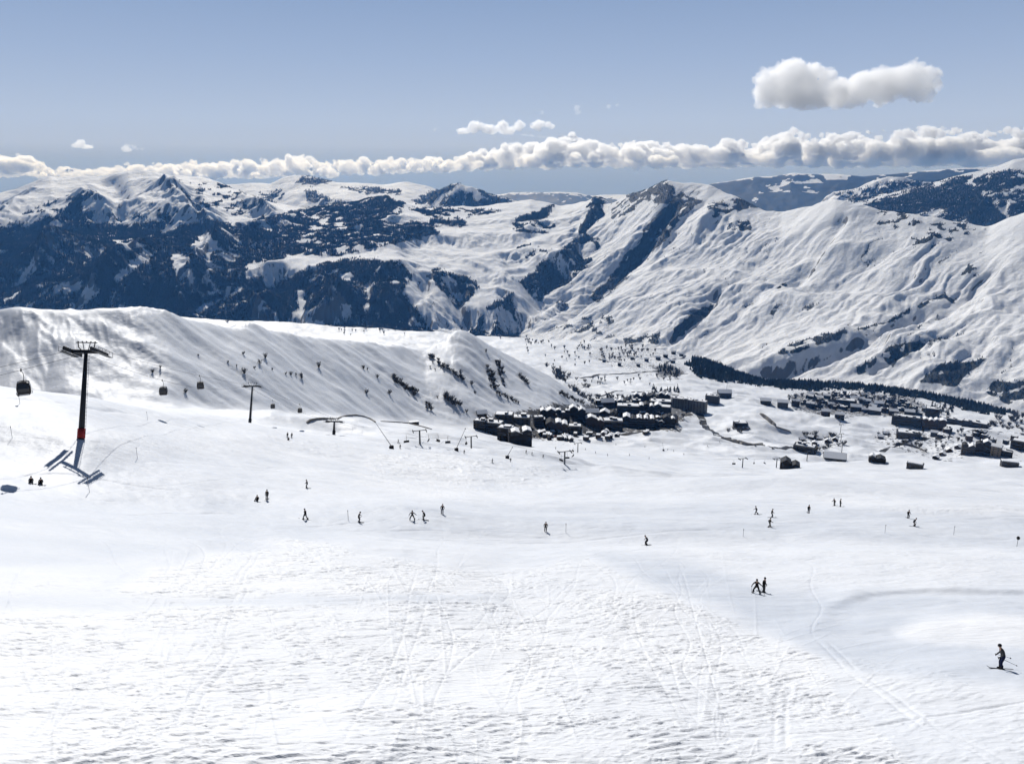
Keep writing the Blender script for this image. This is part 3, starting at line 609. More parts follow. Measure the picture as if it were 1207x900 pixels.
def cover(sheet, polys, clear, wl, ramp, seed, hole=.35):
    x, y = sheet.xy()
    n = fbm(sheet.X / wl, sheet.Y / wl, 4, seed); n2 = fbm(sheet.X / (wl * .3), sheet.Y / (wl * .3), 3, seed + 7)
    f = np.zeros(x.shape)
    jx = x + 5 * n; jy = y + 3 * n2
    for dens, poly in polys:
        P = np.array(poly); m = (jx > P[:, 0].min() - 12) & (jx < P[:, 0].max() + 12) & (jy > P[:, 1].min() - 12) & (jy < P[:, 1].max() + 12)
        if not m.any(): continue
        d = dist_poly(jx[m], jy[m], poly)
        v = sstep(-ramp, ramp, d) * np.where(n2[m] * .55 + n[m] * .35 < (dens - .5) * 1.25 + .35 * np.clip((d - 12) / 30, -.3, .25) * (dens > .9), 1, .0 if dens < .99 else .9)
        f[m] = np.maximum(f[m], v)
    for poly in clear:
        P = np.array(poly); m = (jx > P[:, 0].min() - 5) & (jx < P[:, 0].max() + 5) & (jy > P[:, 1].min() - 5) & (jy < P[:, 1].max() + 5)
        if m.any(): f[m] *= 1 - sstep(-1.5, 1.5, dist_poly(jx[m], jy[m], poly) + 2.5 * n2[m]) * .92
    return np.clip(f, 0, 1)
FOR = {}
FOR['left'] = cover(left, LEFT_FOREST_SHADE, LEFT_CLEAR, 300, 2.5, 101)
FOR['right'] = cover(right, RIGHT_FOREST_SHADE, [], 220, 2.0, 111)
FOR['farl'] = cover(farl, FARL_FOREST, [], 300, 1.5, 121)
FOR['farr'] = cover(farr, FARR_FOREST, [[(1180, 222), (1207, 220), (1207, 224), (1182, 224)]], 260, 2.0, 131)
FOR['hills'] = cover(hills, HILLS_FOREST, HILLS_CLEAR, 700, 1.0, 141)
for k_, s_, lo in (('left', left, .30), ('farr', farr, .40), ('farl', farl, .45)):       # avalanche chutes and thin spots down the gullies
    nn = fbm(s_.X / 260, s_.Y / 260, 3, 151); n3_ = fbm(s_.X / 45, s_.Y / 45, 3, 157)
    ch = sstep(lo, lo + .25, -s_.e + .25 * nn) * sstep(-.15, .25, nn + .1); ch2 = sstep(.35, .6, -s_.ef + .2 * n3_) * sstep(.0, .4, nn)
    FOR[k_] = FOR[k_] * (1 - .8 * np.maximum(ch, .55 * ch2)) * (1 - .6 * sstep(.32, .6, n3_ * .8 + nn * .5))
n3_ = fbm(right.X / 60, right.Y / 60, 3, 161); nn = fbm(right.X / 420, right.Y / 420, 3, 162)
rb_ = ribs(60, 620, 44) + .6 * ribs(135, 1100, 43)
FOR['right'] = np.maximum(FOR['right'], .6 * sstep(.16, .06, rb_ + .10 * n3_) * sstep(.0, .35, nn))   # brush in the narrow gullies
def steep(sheet):
    gx, gy = sheet.grad(); return np.sqrt(gx * gx + gy * gy)

# ------------------------------------------------------------------ materials
def nmat(name):
    m = bpy.data.materials.new(name); m.use_nodes = True
    nt = m.node_tree; return m, nt, nt.nodes['Principled BSDF']
def nd(nt, t, **kw):
    n = nt.nodes.new(t)
    for k_, v in kw.items(): setattr(n, k_, v)
    return n
def simple(name, c, rough=.6, metal=0.0, noise_amt=.18, scale=3.0):
    """plain paint, cloth or metal with a little wear"""
    m, nt, b = nmat(name)
    tc = nd(nt, 'ShaderNodeTexCoord'); nz = nd(nt, 'ShaderNodeTexNoise'); nz.inputs['Scale'].default_value = scale; nz.inputs['Detail'].default_value = 4
    nt.links.new(tc.outputs['Object'], nz.inputs['Vector'])
    mx = nd(nt, 'ShaderNodeMix', data_type='RGBA')
    mx.inputs[6].default_value = (*[v * (1 - noise_amt) for v in c], 1); mx.inputs[7].default_value = (*[min(1, v * (1 + noise_amt)) for v in c], 1)
    nt.links.new(nz.outputs[0], mx.inputs[0]); nt.links.new(mx.outputs[2], b.inputs['Base Color'])
    b.inputs['Roughness'].default_value = rough; b.inputs['Metallic'].default_value = metal; b.inputs['Specular IOR Level'].default_value = .12 if max(c) < .3 else .3
    return m
def mountain_mat(name, tree_c=(.020, .026, .027), rock_c=(.13, .125, .12), sc=1.0):
    m, nt, b = nmat(name)
    L = nt.links.new
    geo = nd(nt, 'ShaderNodeNewGeometry')
    n1 = nd(nt, 'ShaderNodeTexNoise'); n1.inputs['Scale'].default_value = .016 * sc; n1.inputs['Detail'].default_value = 10; n1.inputs['Roughness'].default_value = .72
    L(geo.outputs['Position'], n1.inputs['Vector'])
    n2 = nd(nt, 'ShaderNodeTexNoise'); n2.inputs['Scale'].default_value = .05 * sc; n2.inputs['Detail'].default_value = 5
    L(geo.outputs['Position'], n2.inputs['Vector'])
    af = nd(nt, 'ShaderNodeAttribute', attribute_name='forest'); ar = nd(nt, 'ShaderNodeAttribute', attribute_name='rock')
    snow = nd(nt, 'ShaderNodeMix', data_type='RGBA'); snow.inputs[6].default_value = (.70, .715, .74, 1); snow.inputs[7].default_value = (.82, .825, .84, 1)
    L(n1.outputs[0], snow.inputs[0])
    def thr(attr, noise_node, lo, hi, k):
        a = nd(nt, 'ShaderNodeMath', operation='MULTIPLY_ADD'); L(noise_node.outputs[0], a.inputs[0]); a.inputs[1].default_value = k; L(attr.outputs['Fac'], a.inputs[2])
        r = nd(nt, 'ShaderNodeMapRange', interpolation_type='SMOOTHSTEP'); L(a.outputs[0], r.inputs[0]); r.inputs[1].default_value = lo; r.inputs[2].default_value = hi
        return r
    rr = thr(ar, n1, .82, 1.05, 1.2)
    mr = nd(nt, 'ShaderNodeMix', data_type='RGBA'); L(rr.outputs[0], mr.inputs[0]); L(snow.outputs[2], mr.inputs[6]); mr.inputs[7].default_value = (*rock_c, 1)
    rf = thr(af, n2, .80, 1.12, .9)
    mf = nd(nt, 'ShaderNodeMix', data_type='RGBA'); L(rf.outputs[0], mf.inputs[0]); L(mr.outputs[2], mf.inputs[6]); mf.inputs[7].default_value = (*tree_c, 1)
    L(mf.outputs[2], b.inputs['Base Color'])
    b.inputs['Roughness'].default_value = .7; b.inputs['Specular IOR Level'].default_value = .2
    bp = nd(nt, 'ShaderNodeBump'); bp.inputs['Strength'].default_value = .85; bp.inputs['Distance'].default_value = 14 / sc
    L(n1.outputs[0], bp.inputs['Height']); L(bp.outputs[0], b.inputs['Normal'])
    return m
MOUNT = mountain_mat('snowy_mountain')
SNOW = simple('snow', (.83, .84, .86), .6, 0, .04, .2)
def near_mat():
    m, nt, b = nmat('piste_snow'); L = nt.links.new
    geo = nd(nt, 'ShaderNodeNewGeometry')
    ab = nd(nt, 'ShaderNodeAttribute', attribute_name='brush'); ar = nd(nt, 'ShaderNodeAttribute', attribute_name='rough')
    n1 = nd(nt, 'ShaderNodeTexNoise'); n1.inputs['Scale'].default_value = .05; n1.inputs['Detail'].default_value = 8; L(geo.outputs['Position'], n1.inputs['Vector'])
    mp = nd(nt, 'ShaderNodeMapping'); mp.inputs['Rotation'].default_value = (0, 0, rad(-16)); mp.inputs['Scale'].default_value = (.45, 1.9, 1.0); L(geo.outputs['Position'], mp.inputs['Vector'])
    n2 = nd(nt, 'ShaderNodeTexNoise'); n2.inputs['Scale'].default_value = 1.4; n2.inputs['Detail'].default_value = 5; n2.inputs['Roughness'].default_value = .6; L(mp.outputs[0], n2.inputs['Vector'])
    n3 = nd(nt, 'ShaderNodeTexNoise'); n3.inputs['Scale'].default_value = .22; n3.inputs['Detail'].default_value = 6; L(geo.outputs['Position'], n3.inputs['Vector'])
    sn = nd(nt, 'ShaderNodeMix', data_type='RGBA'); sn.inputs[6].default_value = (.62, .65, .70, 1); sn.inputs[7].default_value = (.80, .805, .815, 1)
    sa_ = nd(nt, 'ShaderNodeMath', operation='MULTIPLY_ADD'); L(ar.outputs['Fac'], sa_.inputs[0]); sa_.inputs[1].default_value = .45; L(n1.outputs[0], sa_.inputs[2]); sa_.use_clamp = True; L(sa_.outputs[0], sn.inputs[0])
    pk = nd(nt, 'ShaderNodeAttribute', attribute_name='packed'); sp_ = nd(nt, 'ShaderNodeMix', data_type='RGBA'); L(pk.outputs['Fac'], sp_.inputs[0]); L(sn.outputs[2], sp_.inputs[6]); sp_.inputs[7].default_value = (.55, .585, .64, 1); sn = sp_   # hard packed snow of the groomed runs, and slope shade painted at bend and hollow
    # bare brush and earth on the plateau
    a = nd(nt, 'ShaderNodeMath', operation='MULTIPLY_ADD'); L(n3.outputs[0], a.inputs[0]); a.inputs[1].default_value = 1.1; L(ab.outputs['Fac'], a.inputs[2])
    r = nd(nt, 'ShaderNodeMapRange', interpolation_type='SMOOTHSTEP'); L(a.outputs[0], r.inputs[0]); r.inputs[1].default_value = 1.02; r.inputs[2].default_value = 1.14
    mb = nd(nt, 'ShaderNodeMix', data_type='RGBA'); L(r.outputs[0], mb.inputs[0]); L(sn.outputs[2], mb.inputs[6]); mb.inputs[7].default_value = (.075, .070, .066, 1)
    L(mb.outputs[2], b.inputs['Base Color']); b.inputs['Roughness'].default_value = .55; b.inputs['Specular IOR Level'].default_value = .3
    bs = nd(nt, 'ShaderNodeMath', operation='MULTIPLY_ADD'); L(ar.outputs['Fac'], bs.inputs[0]); bs.inputs[1].default_value = .55; bs.inputs[2].default_value = .12
    bp = nd(nt, 'ShaderNodeBump'); bp.inputs['Distance'].default_value = .22; L(bs.outputs[0], bp.inputs['Strength']); L(n2.outputs[0], bp.inputs['Height'])
    b2 = nd(nt, 'ShaderNodeBump'); b2.inputs['Distance'].default_value = 1.2; b2.inputs['Strength'].default_value = .35; L(n3.outputs[0], b2.inputs['Height']); L(bp.outputs[0], b2.inputs['Normal'])
    L(b2.outputs[0], b.inputs['Normal'])
    return m
NEARM = near_mat()
o = near.build('snow_slope', NEARM, {'rough': ROUGH_LIT, 'brush': BR, 'packed': PACK_SHADE}); o['kind'] = 'structure'
for s, n, k_ in ((right, 'mountain_right', 'right'), (left, 'mountain_left', 'left'), (farl, 'mountain_far_left', 'farl'), (farr, 'mountain_far_right', 'farr'), (hills, 'far_hills', 'hills')):
    st = steep(s)
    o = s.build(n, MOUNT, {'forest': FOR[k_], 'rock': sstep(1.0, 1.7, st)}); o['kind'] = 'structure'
# far lowland out to the horizon
pl = Sheet(np.radians(np.arange(-75, 76, 1.5)), np.linspace(3000, 23900, 30)); pl.Z[:] = -1750 + 300 * sstep(9000, 18000, pl.R)
o = pl.build('lowland', MOUNT, {'forest': np.full(pl.X.shape, .55), 'rock': np.zeros(pl.X.shape)}); o['kind'] = 'structure'
zmin = min(float(s.Z.min()) for s in (near, right, left, farl, farr, hills, pl))
zmax = max(float(s.Z.max()) for s in (near, right, left, farl, farr, hills, pl))
print('zrange', zmin, zmax, time.time() - T0)

# ------------------------------------------------------------------ far forests: one small tree per plot of ground
def cones(P, h, r, n, jit):
    """P (N,3) bases; one cone of n sides each"""
    N = len(P); a = np.linspace(0, 2 * np.pi, n, endpoint=False)[None] + rng.random((N, 1)) * 6.28
    rr = r[:, None] * (1 + jit * (rng.random((N, n)) - .5))
    V = np.empty((N, n + 1, 3), np.float32)
    V[:, :n, 0] = P[:, 0:1] + rr * np.cos(a); V[:, :n, 1] = P[:, 1:2] + rr * np.sin(a); V[:, :n, 2] = P[:, 2:3] + h[:, None] * .06
    V[:, n] = P; V[:, n, 2] += h; V[:, n, :2] += (rng.random((N, 2)) - .5) * r[:, None] * .3
    b = (np.arange(N) * (n + 1))[:, None, None]
    q = np.stack([np.arange(n), (np.arange(n) + 1) % n, np.full(n, n)], -1)[None] + b
    return V.reshape(-1, 3), q.reshape(-1, 3)
def tree_mat(name, c):
    m, nt, b = nmat(name); L = nt.links.new
    at = nd(nt, 'ShaderNodeAttribute', attribute_name='tint'); mx = nd(nt, 'ShaderNodeMix', data_type='RGBA')
    mx.inputs[6].default_value = (*[v * .6 for v in c], 1); mx.inputs[7].default_value = (*[v * 1.5 for v in c], 1)
    L(at.outputs['Fac'], mx.inputs[0]); L(mx.outputs[2], b.inputs['Base Color']); b.inputs['Roughness'].default_value = .9; b.inputs['Specular IOR Level'].default_value = .1
    return m
PINE = tree_mat('pine_needles', (.018, .026, .024))
def grow(name, sheet, f, dens, hmin, hmax, n=5, rk=.24):
    """trees on sheet where cover f > 0; dens per square metre"""
    dr = np.gradient(sheet.r)[None]; da = np.gradient(sheet.az)[:, None]
    area = np.abs(da * dr * sheet.R)
    x, y = sheet.xy(); m = (f > .3) & (x > -60) & (x < 1270)
    e = np.where(m, f * area * dens, 0)
    cnt = np.floor(e + rng.random(e.shape)).astype(int)
    i, j = np.nonzero(cnt); rep = cnt[i, j]; i = np.repeat(i, rep); j = np.repeat(j, rep)
    i = np.minimum(i, len(sheet.az) - 2); j = np.minimum(j, len(sheet.r) - 2)
    t = rng.random(len(i)); u = rng.random(len(i)); Z = sheet.Z
    a = sheet.az[i] * (1 - t) + sheet.az[i + 1] * t; r = sheet.r[j] * (1 - u) + sheet.r[j + 1] * u
    z = (Z[i, j] * (1 - u) + Z[i, j + 1] * u) * (1 - t) + (Z[i + 1, j] * (1 - u) + Z[i + 1, j + 1] * u) * t
    P = np.stack([r * np.sin(a), r * np.cos(a), z], -1)
    h = hmin + (hmax - hmin) * rng.random(len(P)) ** 1.4
    V, q = cones(P, h, h * rk * (.8 + .5 * rng.random(len(P))), n, .5)
    tint = np.repeat(rng.random(len(P)), n + 1)
    o = mesh_np(name, V, q, PINE, {'tint': tint}, smooth=False); o['kind'] = 'stuff'
    print(name, len(P)); return o
o = grow('forest', left, FOR['left'], 1 / 62., 7, 18); o['label'] = 'dark pine forest covering the lower flanks of the snowy massif on the far left, also standing in for shade on the middle cliff'; o['category'] = 'forest'
o = grow('forest', right, FOR['right'], 1 / 100., 5, 12); o['label'] = 'dark trees in the gullies and on the left flank of the big right-hand snow mountain, partly standing in for gully shade'; o['category'] = 'forest'
o = grow('forest', farl, FOR['farl'], 1 / 220., 11, 22); o['label'] = 'dark forest on the pointed snow peak beyond the middle ridge'; o['category'] = 'forest'
o = grow('forest', farr, FOR['farr'], 1 / 130., 9, 20); o['label'] = 'dark forest on the shaded mountain at the top right edge'; o['category'] = 'forest'

# ------------------------------------------------------------------ haze
def box_mesh(name, x0, x1, y0, y1, z0, z1, mat):
    v = [(x, y, z) for z in (z0, z1) for y in (y0, y1) for x in (x0, x1)]
    f = [(0, 2, 3, 1), (4, 5, 7, 6), (0, 1, 5, 4), (2, 6, 7, 3), (0, 4, 6, 2), (1, 3, 7, 5)]
    me = bpy.data.meshes.new(name); me.from_pydata(v, [], f); me.materials.append(mat); o = bpy.data.objects.new(name, me); COL.objects.link(o); return o
hm = bpy.data.materials.new('haze'); hm.use_nodes = True
for n_ in list(hm.node_tree.nodes):
    if n_.type != 'OUTPUT_MATERIAL': hm.node_tree.nodes.remove(n_)
pv = hm.node_tree.nodes.new('ShaderNodeVolumePrincipled')
pv.inputs['Color'].default_value = (.14, .42, 1.0, 1)
pv.inputs['Absorption Color'].default_value = (1, 1, 1, 1)
pv.inputs['Density'].default_value = HAZE_D
pv.inputs['Anisotropy'].default_value = 0.0
hm.node_tree.links.new(pv.outputs[0], [n_ for n_ in hm.node_tree.nodes if n_.type == 'OUTPUT_MATERIAL'][0].inputs['Volume'])
o = box_mesh('haze', -24000, 24000, -800, 24500, zmin - 1.5, zmax + 60, hm); o['kind'] = 'stuff'
print('built', time.time() - T0)
# ------------------------------------------------------------------ clouds (real volumes high above the far mountains)
def cloud_mat(name, dens, col=(1, 1, 1)):
    m = bpy.data.materials.new(name); m.use_nodes = True; nt = m.node_tree
    for n_ in list(nt.nodes):
        if n_.type != 'OUTPUT_MATERIAL': nt.nodes.remove(n_)
    v = nt.nodes.new('ShaderNodeVolumePrincipled'); v.inputs['Color'].default_value = (*col, 1); v.inputs['Density'].default_value = dens; v.inputs['Anisotropy'].default_value = .55
    nt.links.new(v.outputs[0], [n_ for n_ in nt.nodes if n_.type == 'OUTPUT_MATERIAL'][0].inputs['Volume'])
    return m
_ico = None
def ico_np():
    global _ico
    if _ico is None:
        bm = bmesh.new(); bmesh.ops.create_icosphere(bm, subdivisions=2, radius=1)
        _ico = (np.array([v.co[:] for v in bm.verts]), np.array([[v.index for v in f.verts] for f in bm.faces])); bm.free()
    return _ico
def cloud_tex(size, seed):
    t = bpy.data.textures.new('cloud_relief', 'CLOUDS'); t.noise_scale = size; t.noise_depth = 3; t.noise_basis = ['BLENDER_ORIGINAL', 'ORIGINAL_PERLIN', 'IMPROVED_PERLIN'][seed % 3]; return t
def cloud(blobs, D, base_y, label, mat, group=None, name='cloud', squash=.8, seed=0, vox=4.5, rel=1.0, flat=.25):
    """blobs: (x, y, radius) in photograph pixels, or (x, y, radius, how far behind in km)"""
    pm = D / F0                                     # metres per pixel out there
    V, Fc = ico_np(); vs, fs = [], []; n = 0
    u, f, w = ray(np.mean([b[0] for b in blobs]), np.mean([b[1] for b in blobs])); C = np.array([u, f, w]) * D
    for b in blobs:
        u, f, w = ray(b[0], b[1]); c = np.array([u, f, w]) * (D + (b[3] * 1000 if len(b) > 3 else 0)) - C
        r = b[2] * pm
        vs.append(V * r * np.array([1, 1, squash]) + c); fs.append(Fc + n); n += len(V)
    me = bpy.data.meshes.new('cloud_tmp'); me.from_pydata(np.concatenate(vs).tolist(), [], np.concatenate(fs).tolist())
    t = bpy.data.objects.new('cloud_tmp', me); COL.objects.link(t)
    rm = t.modifiers.new('r', 'REMESH'); rm.mode = 'VOXEL'; rm.voxel_size = vox * pm
    sm = t.modifiers.new('s', 'SMOOTH'); sm.iterations = 4
    sb = t.modifiers.new('b', 'SUBSURF'); sb.levels = sb.render_levels = 1; sb.subdivision_type = 'SIMPLE'
    dg = bpy.context.evaluated_depsgraph_get(); ev = t.evaluated_get(dg); m2 = bpy.data.meshes.new_from_object(ev)
    bpy.data.objects.remove(t); bpy.data.meshes.remove(me)
    n_ = len(m2.vertices); co = np.empty(n_ * 3, np.float32); nr = np.empty(n_ * 3, np.float32)
    m2.vertices.foreach_get('co', co); co = co.reshape(-1, 3).astype(float)
    for sc_, st in ((26, 9), (12, 6.5), (5.5, 3.6), (2.6, 1.9)):           # billows on billows
        m2.vertices.foreach_get('normal', nr); N_ = nr.reshape(-1, 3)
        p_ = co / (sc_ * pm); h = np.abs(noise3(p_[:, 0] + seed, p_[:, 1], p_[:, 2], seed)) * 2.2 - .5
        co = co + N_ * (h * st * pm * rel)[:, None] * np.array([1, 1, .8])
        m2.vertices.foreach_set('co', co.astype(np.float32).ravel()); m2.update()
    u, f, w = ray(603, base_y); zb = w / f * math.hypot(C[0], C[1]) - C[2]
    zb = zb + pm * 2.0 * noise3(co[:, 0] / (30 * pm), co[:, 1] / (30 * pm), co[:, 0] * 0, seed + 3)
    co[:, 2] = np.where(co[:, 2] < zb, zb + (co[:, 2] - zb) * flat, co[:, 2])
    m2.vertices.foreach_set('co', co.ravel()); m2.name = name; m2.materials.clear(); m2.materials.append(mat); m2.update()
    o = bpy.data.objects.new(name, m2); COL.objects.link(o); o.location = C
    o['label'] = label; o['category'] = 'cloud'; o['kind'] = 'thing'
    if group: o['group'] = group
    return o
CL = cloud_mat('cloud_vapour', .0075); CL2 = cloud_mat('cloud_bank_vapour', .0055); CL3 = cloud_mat('thin_cloud_vapour', .0016)
cloud([(910, 103, 25), (934, 92, 29), (930, 112, 22), (958, 96, 24), (966, 114, 19), (990, 112, 18), (985, 103, 16), (1014, 104, 22), (1040, 96, 24), (1040, 112, 18), (1068, 93, 24), (1078, 102, 20), (1096, 88, 16), (1100, 100, 10), (900, 116, 14), (1010, 118, 14), (950, 118, 16, .3), (1045, 100, 20, .5), (935, 104, 24, .6), (985, 112, 18, .5)],
      13000, 133, 'large white cumulus cloud with a flat grey base floating alone at the upper right', CL, seed=1, vox=3, rel=.8)
TOPS = [(-40, 186), (0, 180), (18, 178), (40, 184), (60, 192), (95, 193), (130, 190), (200, 189), (260, 187), (320, 184), (345, 180), (375, 184), (420, 187), (480, 183), (540, 178), (575, 172), (600, 164), (640, 162), (665, 156), (690, 160), (720, 164), (760, 160), (800, 163), (840, 166), (868, 160), (890, 164), (912, 156), (932, 145), (955, 155), (1000, 152), (1050, 150), (1100, 144), (1150, 150), (1200, 146), (1260, 148)]
BASES = [(-40, 212), (60, 213), (300, 213), (480, 206), (600, 202), (860, 201), (1000, 201), (1260, 201)]
def bank_blobs(x0, x1, seed):
    r = random.Random(seed); out = []; x = x0
    tx, ty = zip(*TOPS); bx, by = zip(*BASES)
    while x < x1:
        t = np.interp(x, tx, ty); b = np.interp(x, bx, by); h = b - t
        rt = min(h * .42, r.choice([r.uniform(4, 7), r.uniform(7, 12)])); out.append((x, t + rt + r.choice([r.uniform(-1, 2), r.uniform(1, 6)]), rt))
        if h > 16: out.append((x + r.uniform(-4, 4), (t + b) / 2 + r.uniform(-2, 2), h * r.uniform(.24, .36)))
        out.append((x + r.uniform(-3, 3), b - h * .3 + r.uniform(-1, 1), max(6, h * r.uniform(.24, .32))))
        x += r.uniform(6, 10)
    return out
bank = [(bank_blobs(a_, b_, i_), l_) for i_, (a_, b_, l_) in enumerate([(-40, 66, 'heaped white cloud of the bank at the left edge above the snowy summits'), (70, 288, 'long low white stretch of the cloud bank over the rounded left summit'), (292, 470, 'white stretch of the cloud bank left of centre above the far snow plateau'), (474, 590, 'white stretch of the cloud bank above the pointed forested peak'), (594, 700, 'thick grey and white lump of the cloud bank at its middle'), (703, 862, 'ragged grey bottomed stretch of the cloud bank right of the middle'), (864, 958, 'tall domed white cloud of the bank just under the large lone cloud'), (961, 1108, 'broad white stretch of the cloud bank above the shaded right mountain'), (1110, 1260, 'thick white end of the cloud bank at the right edge of the sky')])]
for k_, (bl, lab) in enumerate(bank):
    bl = [(b[0], b[1], b[2], float(rng.uniform(-1, 3))) for b in bl] + [(b[0] + 4, b[1] + 2, b[2] * .9, float(rng.uniform(4, 9))) for b in bl]
    cloud(bl, 42000, [213, 213, 212, 207, 204, 203, 202, 202, 202][k_], lab, CL2, 'clouds of the long bank over the mountains', seed=20 + k_, vox=2.2, rel=.42, squash=.74)
for bl, D, by, lab, mt, vx in [
    ([(545, 155, 8), (560, 149, 10), (575, 151, 9), (592, 151, 9), (612, 148, 9), (632, 147, 8), (648, 149, 6), (600, 154, 8), (580, 156, 7)], 30000, 158, 'flat white puff of cloud above the bank near the middle of the sky', CL2, 2.2),
    ([(90, 173, 5), (98, 171, 7), (107, 173, 5), (97, 175, 6)], 30000, 177, 'small round white cloud puff above the bank on the left', CL2, 1.8),
    ([(150, 176, 4), (160, 174, 5), (168, 175, 3)], 32000, 181, 'faint small cloud wisp right of the round puff on the left', CL3, 1.6),
    ([(708, 127, 3), (717, 125, 5), (728, 124, 4)], 26000, 130, 'small flat white cloud scrap highest above the middle of the bank', CL3, 1.6),
    ([(680, 131, 5), (681, 128, 4)], 26000, 137, 'tiny white cloud scrap left of the small flat one', CL3, 1.6),
    ([(632, 134, 4), (638, 132, 4)], 28000, 140, 'tiny white cloud scrap just above the flat puff', CL3, 1.6),
    ([(510, 156, 3.5), (514, 152, 4), (518, 149, 3)], 28000, 160, 'tiny slanted cloud wisp left of the flat puff', CL3, 1.4)]:
    cloud(bl, D, by, lab, mt, None, seed=int(bl[0][0]), vox=vx, rel=.45)
for x0, x1, y, r_, lab in [(640, 760, 190, 2.4, 'thin grey cloud streak under the middle of the bank, above the far blue hills'), (790, 900, 193, 2.2, 'thin grey cloud streak right of the sharp summit, under the bank'), (500, 600, 196, 2.0, 'thin pale cloud streak under the bank left of the middle'), (930, 1090, 190, 2.6, 'thin pale cloud streak over the far dark hills on the right'), (590, 680, 160, 2.0, 'thin cloud streak just under the flat puff'), (860, 990, 183, 2.4, 'thin cloud streak crossing the lower part of the domed cloud')]:
    bl = []; x = x0
    while x < x1:
        t = (x - x0) / (x1 - x0); bl.append((x, y + 1.5 * math.sin(x * .05) + float(rng.normal()) * .5, r_ * (.5 + math.sin(math.pi * t)) * float(rng.uniform(.7, 1.2)))); x += r_ * .9
    cloud(bl, 40000, y + 6, lab, CL3, 'thin cloud streaks under the bank', seed=int(x0), vox=1.2, rel=.22, squash=.5)
print('clouds', time.time() - T0)
# ------------------------------------------------------------------ builders
class MB:
    """collects boxes, tubes and rings into one mesh"""
    def __init__(s): s.v = []; s.f = []; s.m = []
    def add(s, v, f, mi=0):
        n = len(s.v); s.v += [tuple(p) for p in v]; s.f += [tuple(i + n for i in q) for q in f]; s.m += [mi] * len(f); return s
    def box(s, c, d, M=None, mi=0, taper=1.0):
        x, y, z = d[0] / 2, d[1] / 2, d[2] / 2; t = taper
        v = [(-x, -y, -z), (x, -y, -z), (x, y, -z), (-x, y, -z), (-x * t, -y * t, z), (x * t, -y * t, z), (x * t, y * t, z), (-x * t, y * t, z)]
        v = [Vector(p) for p in v]
        if M is not None: v = [M @ p for p in v]
        v = [p + Vector(c) for p in v]
        return s.add(v, [(3, 2, 1, 0), (4, 5, 6, 7), (0, 1, 5, 4), (1, 2, 6, 5), (2, 3, 7, 6), (3, 0, 4, 7)], mi)
    def tube(s, pts, r, n=8, mi=0, cap=True):
        pts = [Vector(p) for p in pts]; rs = r if isinstance(r, (list, tuple)) else [r] * len(pts)
        rings = []; up = Vector((0, 0, 1))
        for i, p in enumerate(pts):
            t = (pts[min(i + 1, len(pts) - 1)] - pts[max(i - 1, 0)]).normalized()
            a = t.cross(up if abs(t.z) < .95 else Vector((0, 1, 0))).normalized(); b = t.cross(a)
            rings.append([p + (a * math.cos(q) + b * math.sin(q)) * rs[i] for q in [6.28318 * k / n for k in range(n)]])
        v = [q for R_ in rings for q in R_]; f = []
        for i in range(len(pts) - 1):
            for k in range(n):
                f.append((i * n + k, i * n + (k + 1) % n, (i + 1) * n + (k + 1) % n, (i + 1) * n + k))
        if cap: f.append(tuple(range(n))[::-1]); f.append(tuple((len(pts) - 1) * n + k for k in range(n)))
        return s.add(v, f, mi)
    def ball(s, c, d, nu=10, nv=7, mi=0, M=None):
        v = []; f = []
        for j in range(nv + 1):
            for i in range(nu):
                a = 6.28318 * i / nu; b = math.pi * j / nv
                p = Vector((math.cos(a) * math.sin(b) * d[0], math.sin(a) * math.sin(b) * d[1], math.cos(b) * d[2]))
                if M is not None: p = M @ p
                v.append(p + Vector(c))
        for j in range(nv):
            for i in range(nu): f.append((j * nu + i, (j + 1) * nu + i, (j + 1) * nu + (i + 1) % nu, j * nu + (i + 1) % nu))
        return s.add(v, f, mi)
    def build(s, name, mats, parent=None, smooth=False, bevel=0):
        me = bpy.data.meshes.new(name); me.from_pydata(s.v, [], s.f)
        for m_ in (mats if isinstance(mats, (list, tuple)) else [mats]): me.materials.append(m_)
        if any(s.m): me.polygons.foreach_set('material_index', s.m)
        if smooth: me.polygons.foreach_set('use_smooth', [True] * len(s.f))
        me.update(); o = bpy.data.objects.new(name, me); COL.objects.link(o)
        if parent is not None: o.parent = parent
        if bevel:
            b = o.modifiers.new('bevel', 'BEVEL'); b.width = bevel; b.segments = 2; b.limit_method = 'ANGLE'
        return o
def tag(o, label, cat, group=None):
    o['label'] = label; o['category'] = cat
    if group: o['group'] = group
    return o
def empty(name, loc, rz=0.0):
    o = bpy.data.objects.new(name, None); COL.objects.link(o); o.location = loc; o.rotation_euler = (0, 0, rz); o.empty_display_size = .3; return o
def copy_tree(o, parent=None):
    c = o.copy(); COL.objects.link(c)
    if parent is not None: c.parent = parent
    for ch in list(o.children): copy_tree(ch, c)
    return c
def P3(x, y, d):
    u, f, w = ray(x, y); return Vector((u * d, f * d, w * d))
def on_ground(x, y, rmin=0): return near.hit(x, y, rmin)
def depth(p): return p.y * CP - p.z * SP
def px_m(p): return depth(p) / F0                        # metres per photograph pixel at p

STEEL = simple('dark_steel', (.035, .037, .042), .5, .3); GALV = simple('galvanised_steel', (.10, .105, .11), .5, .4); REDP = simple('red_pad', (.30, .02, .02), .7)
BLACK = simple('black_plastic', (.015, .015, .017), .5); RUBBER = simple('rubber', (.02, .02, .02), .8); ROPE = simple('steel_rope', (.05, .05, .055), .5, .5)
CABP = simple('cabin_panel', (.03, .028, .03), .35); CABG = simple('cabin_light_panel', (.45, .45, .46), .4)
def glass_mat():
    m, nt, b = nmat('tinted_window'); b.inputs['Base Color'].default_value = (.02, .022, .026, 1); b.inputs['Roughness'].default_value = .08; b.inputs['Specular IOR Level'].default_value = .5; return m
GLASS = glass_mat()

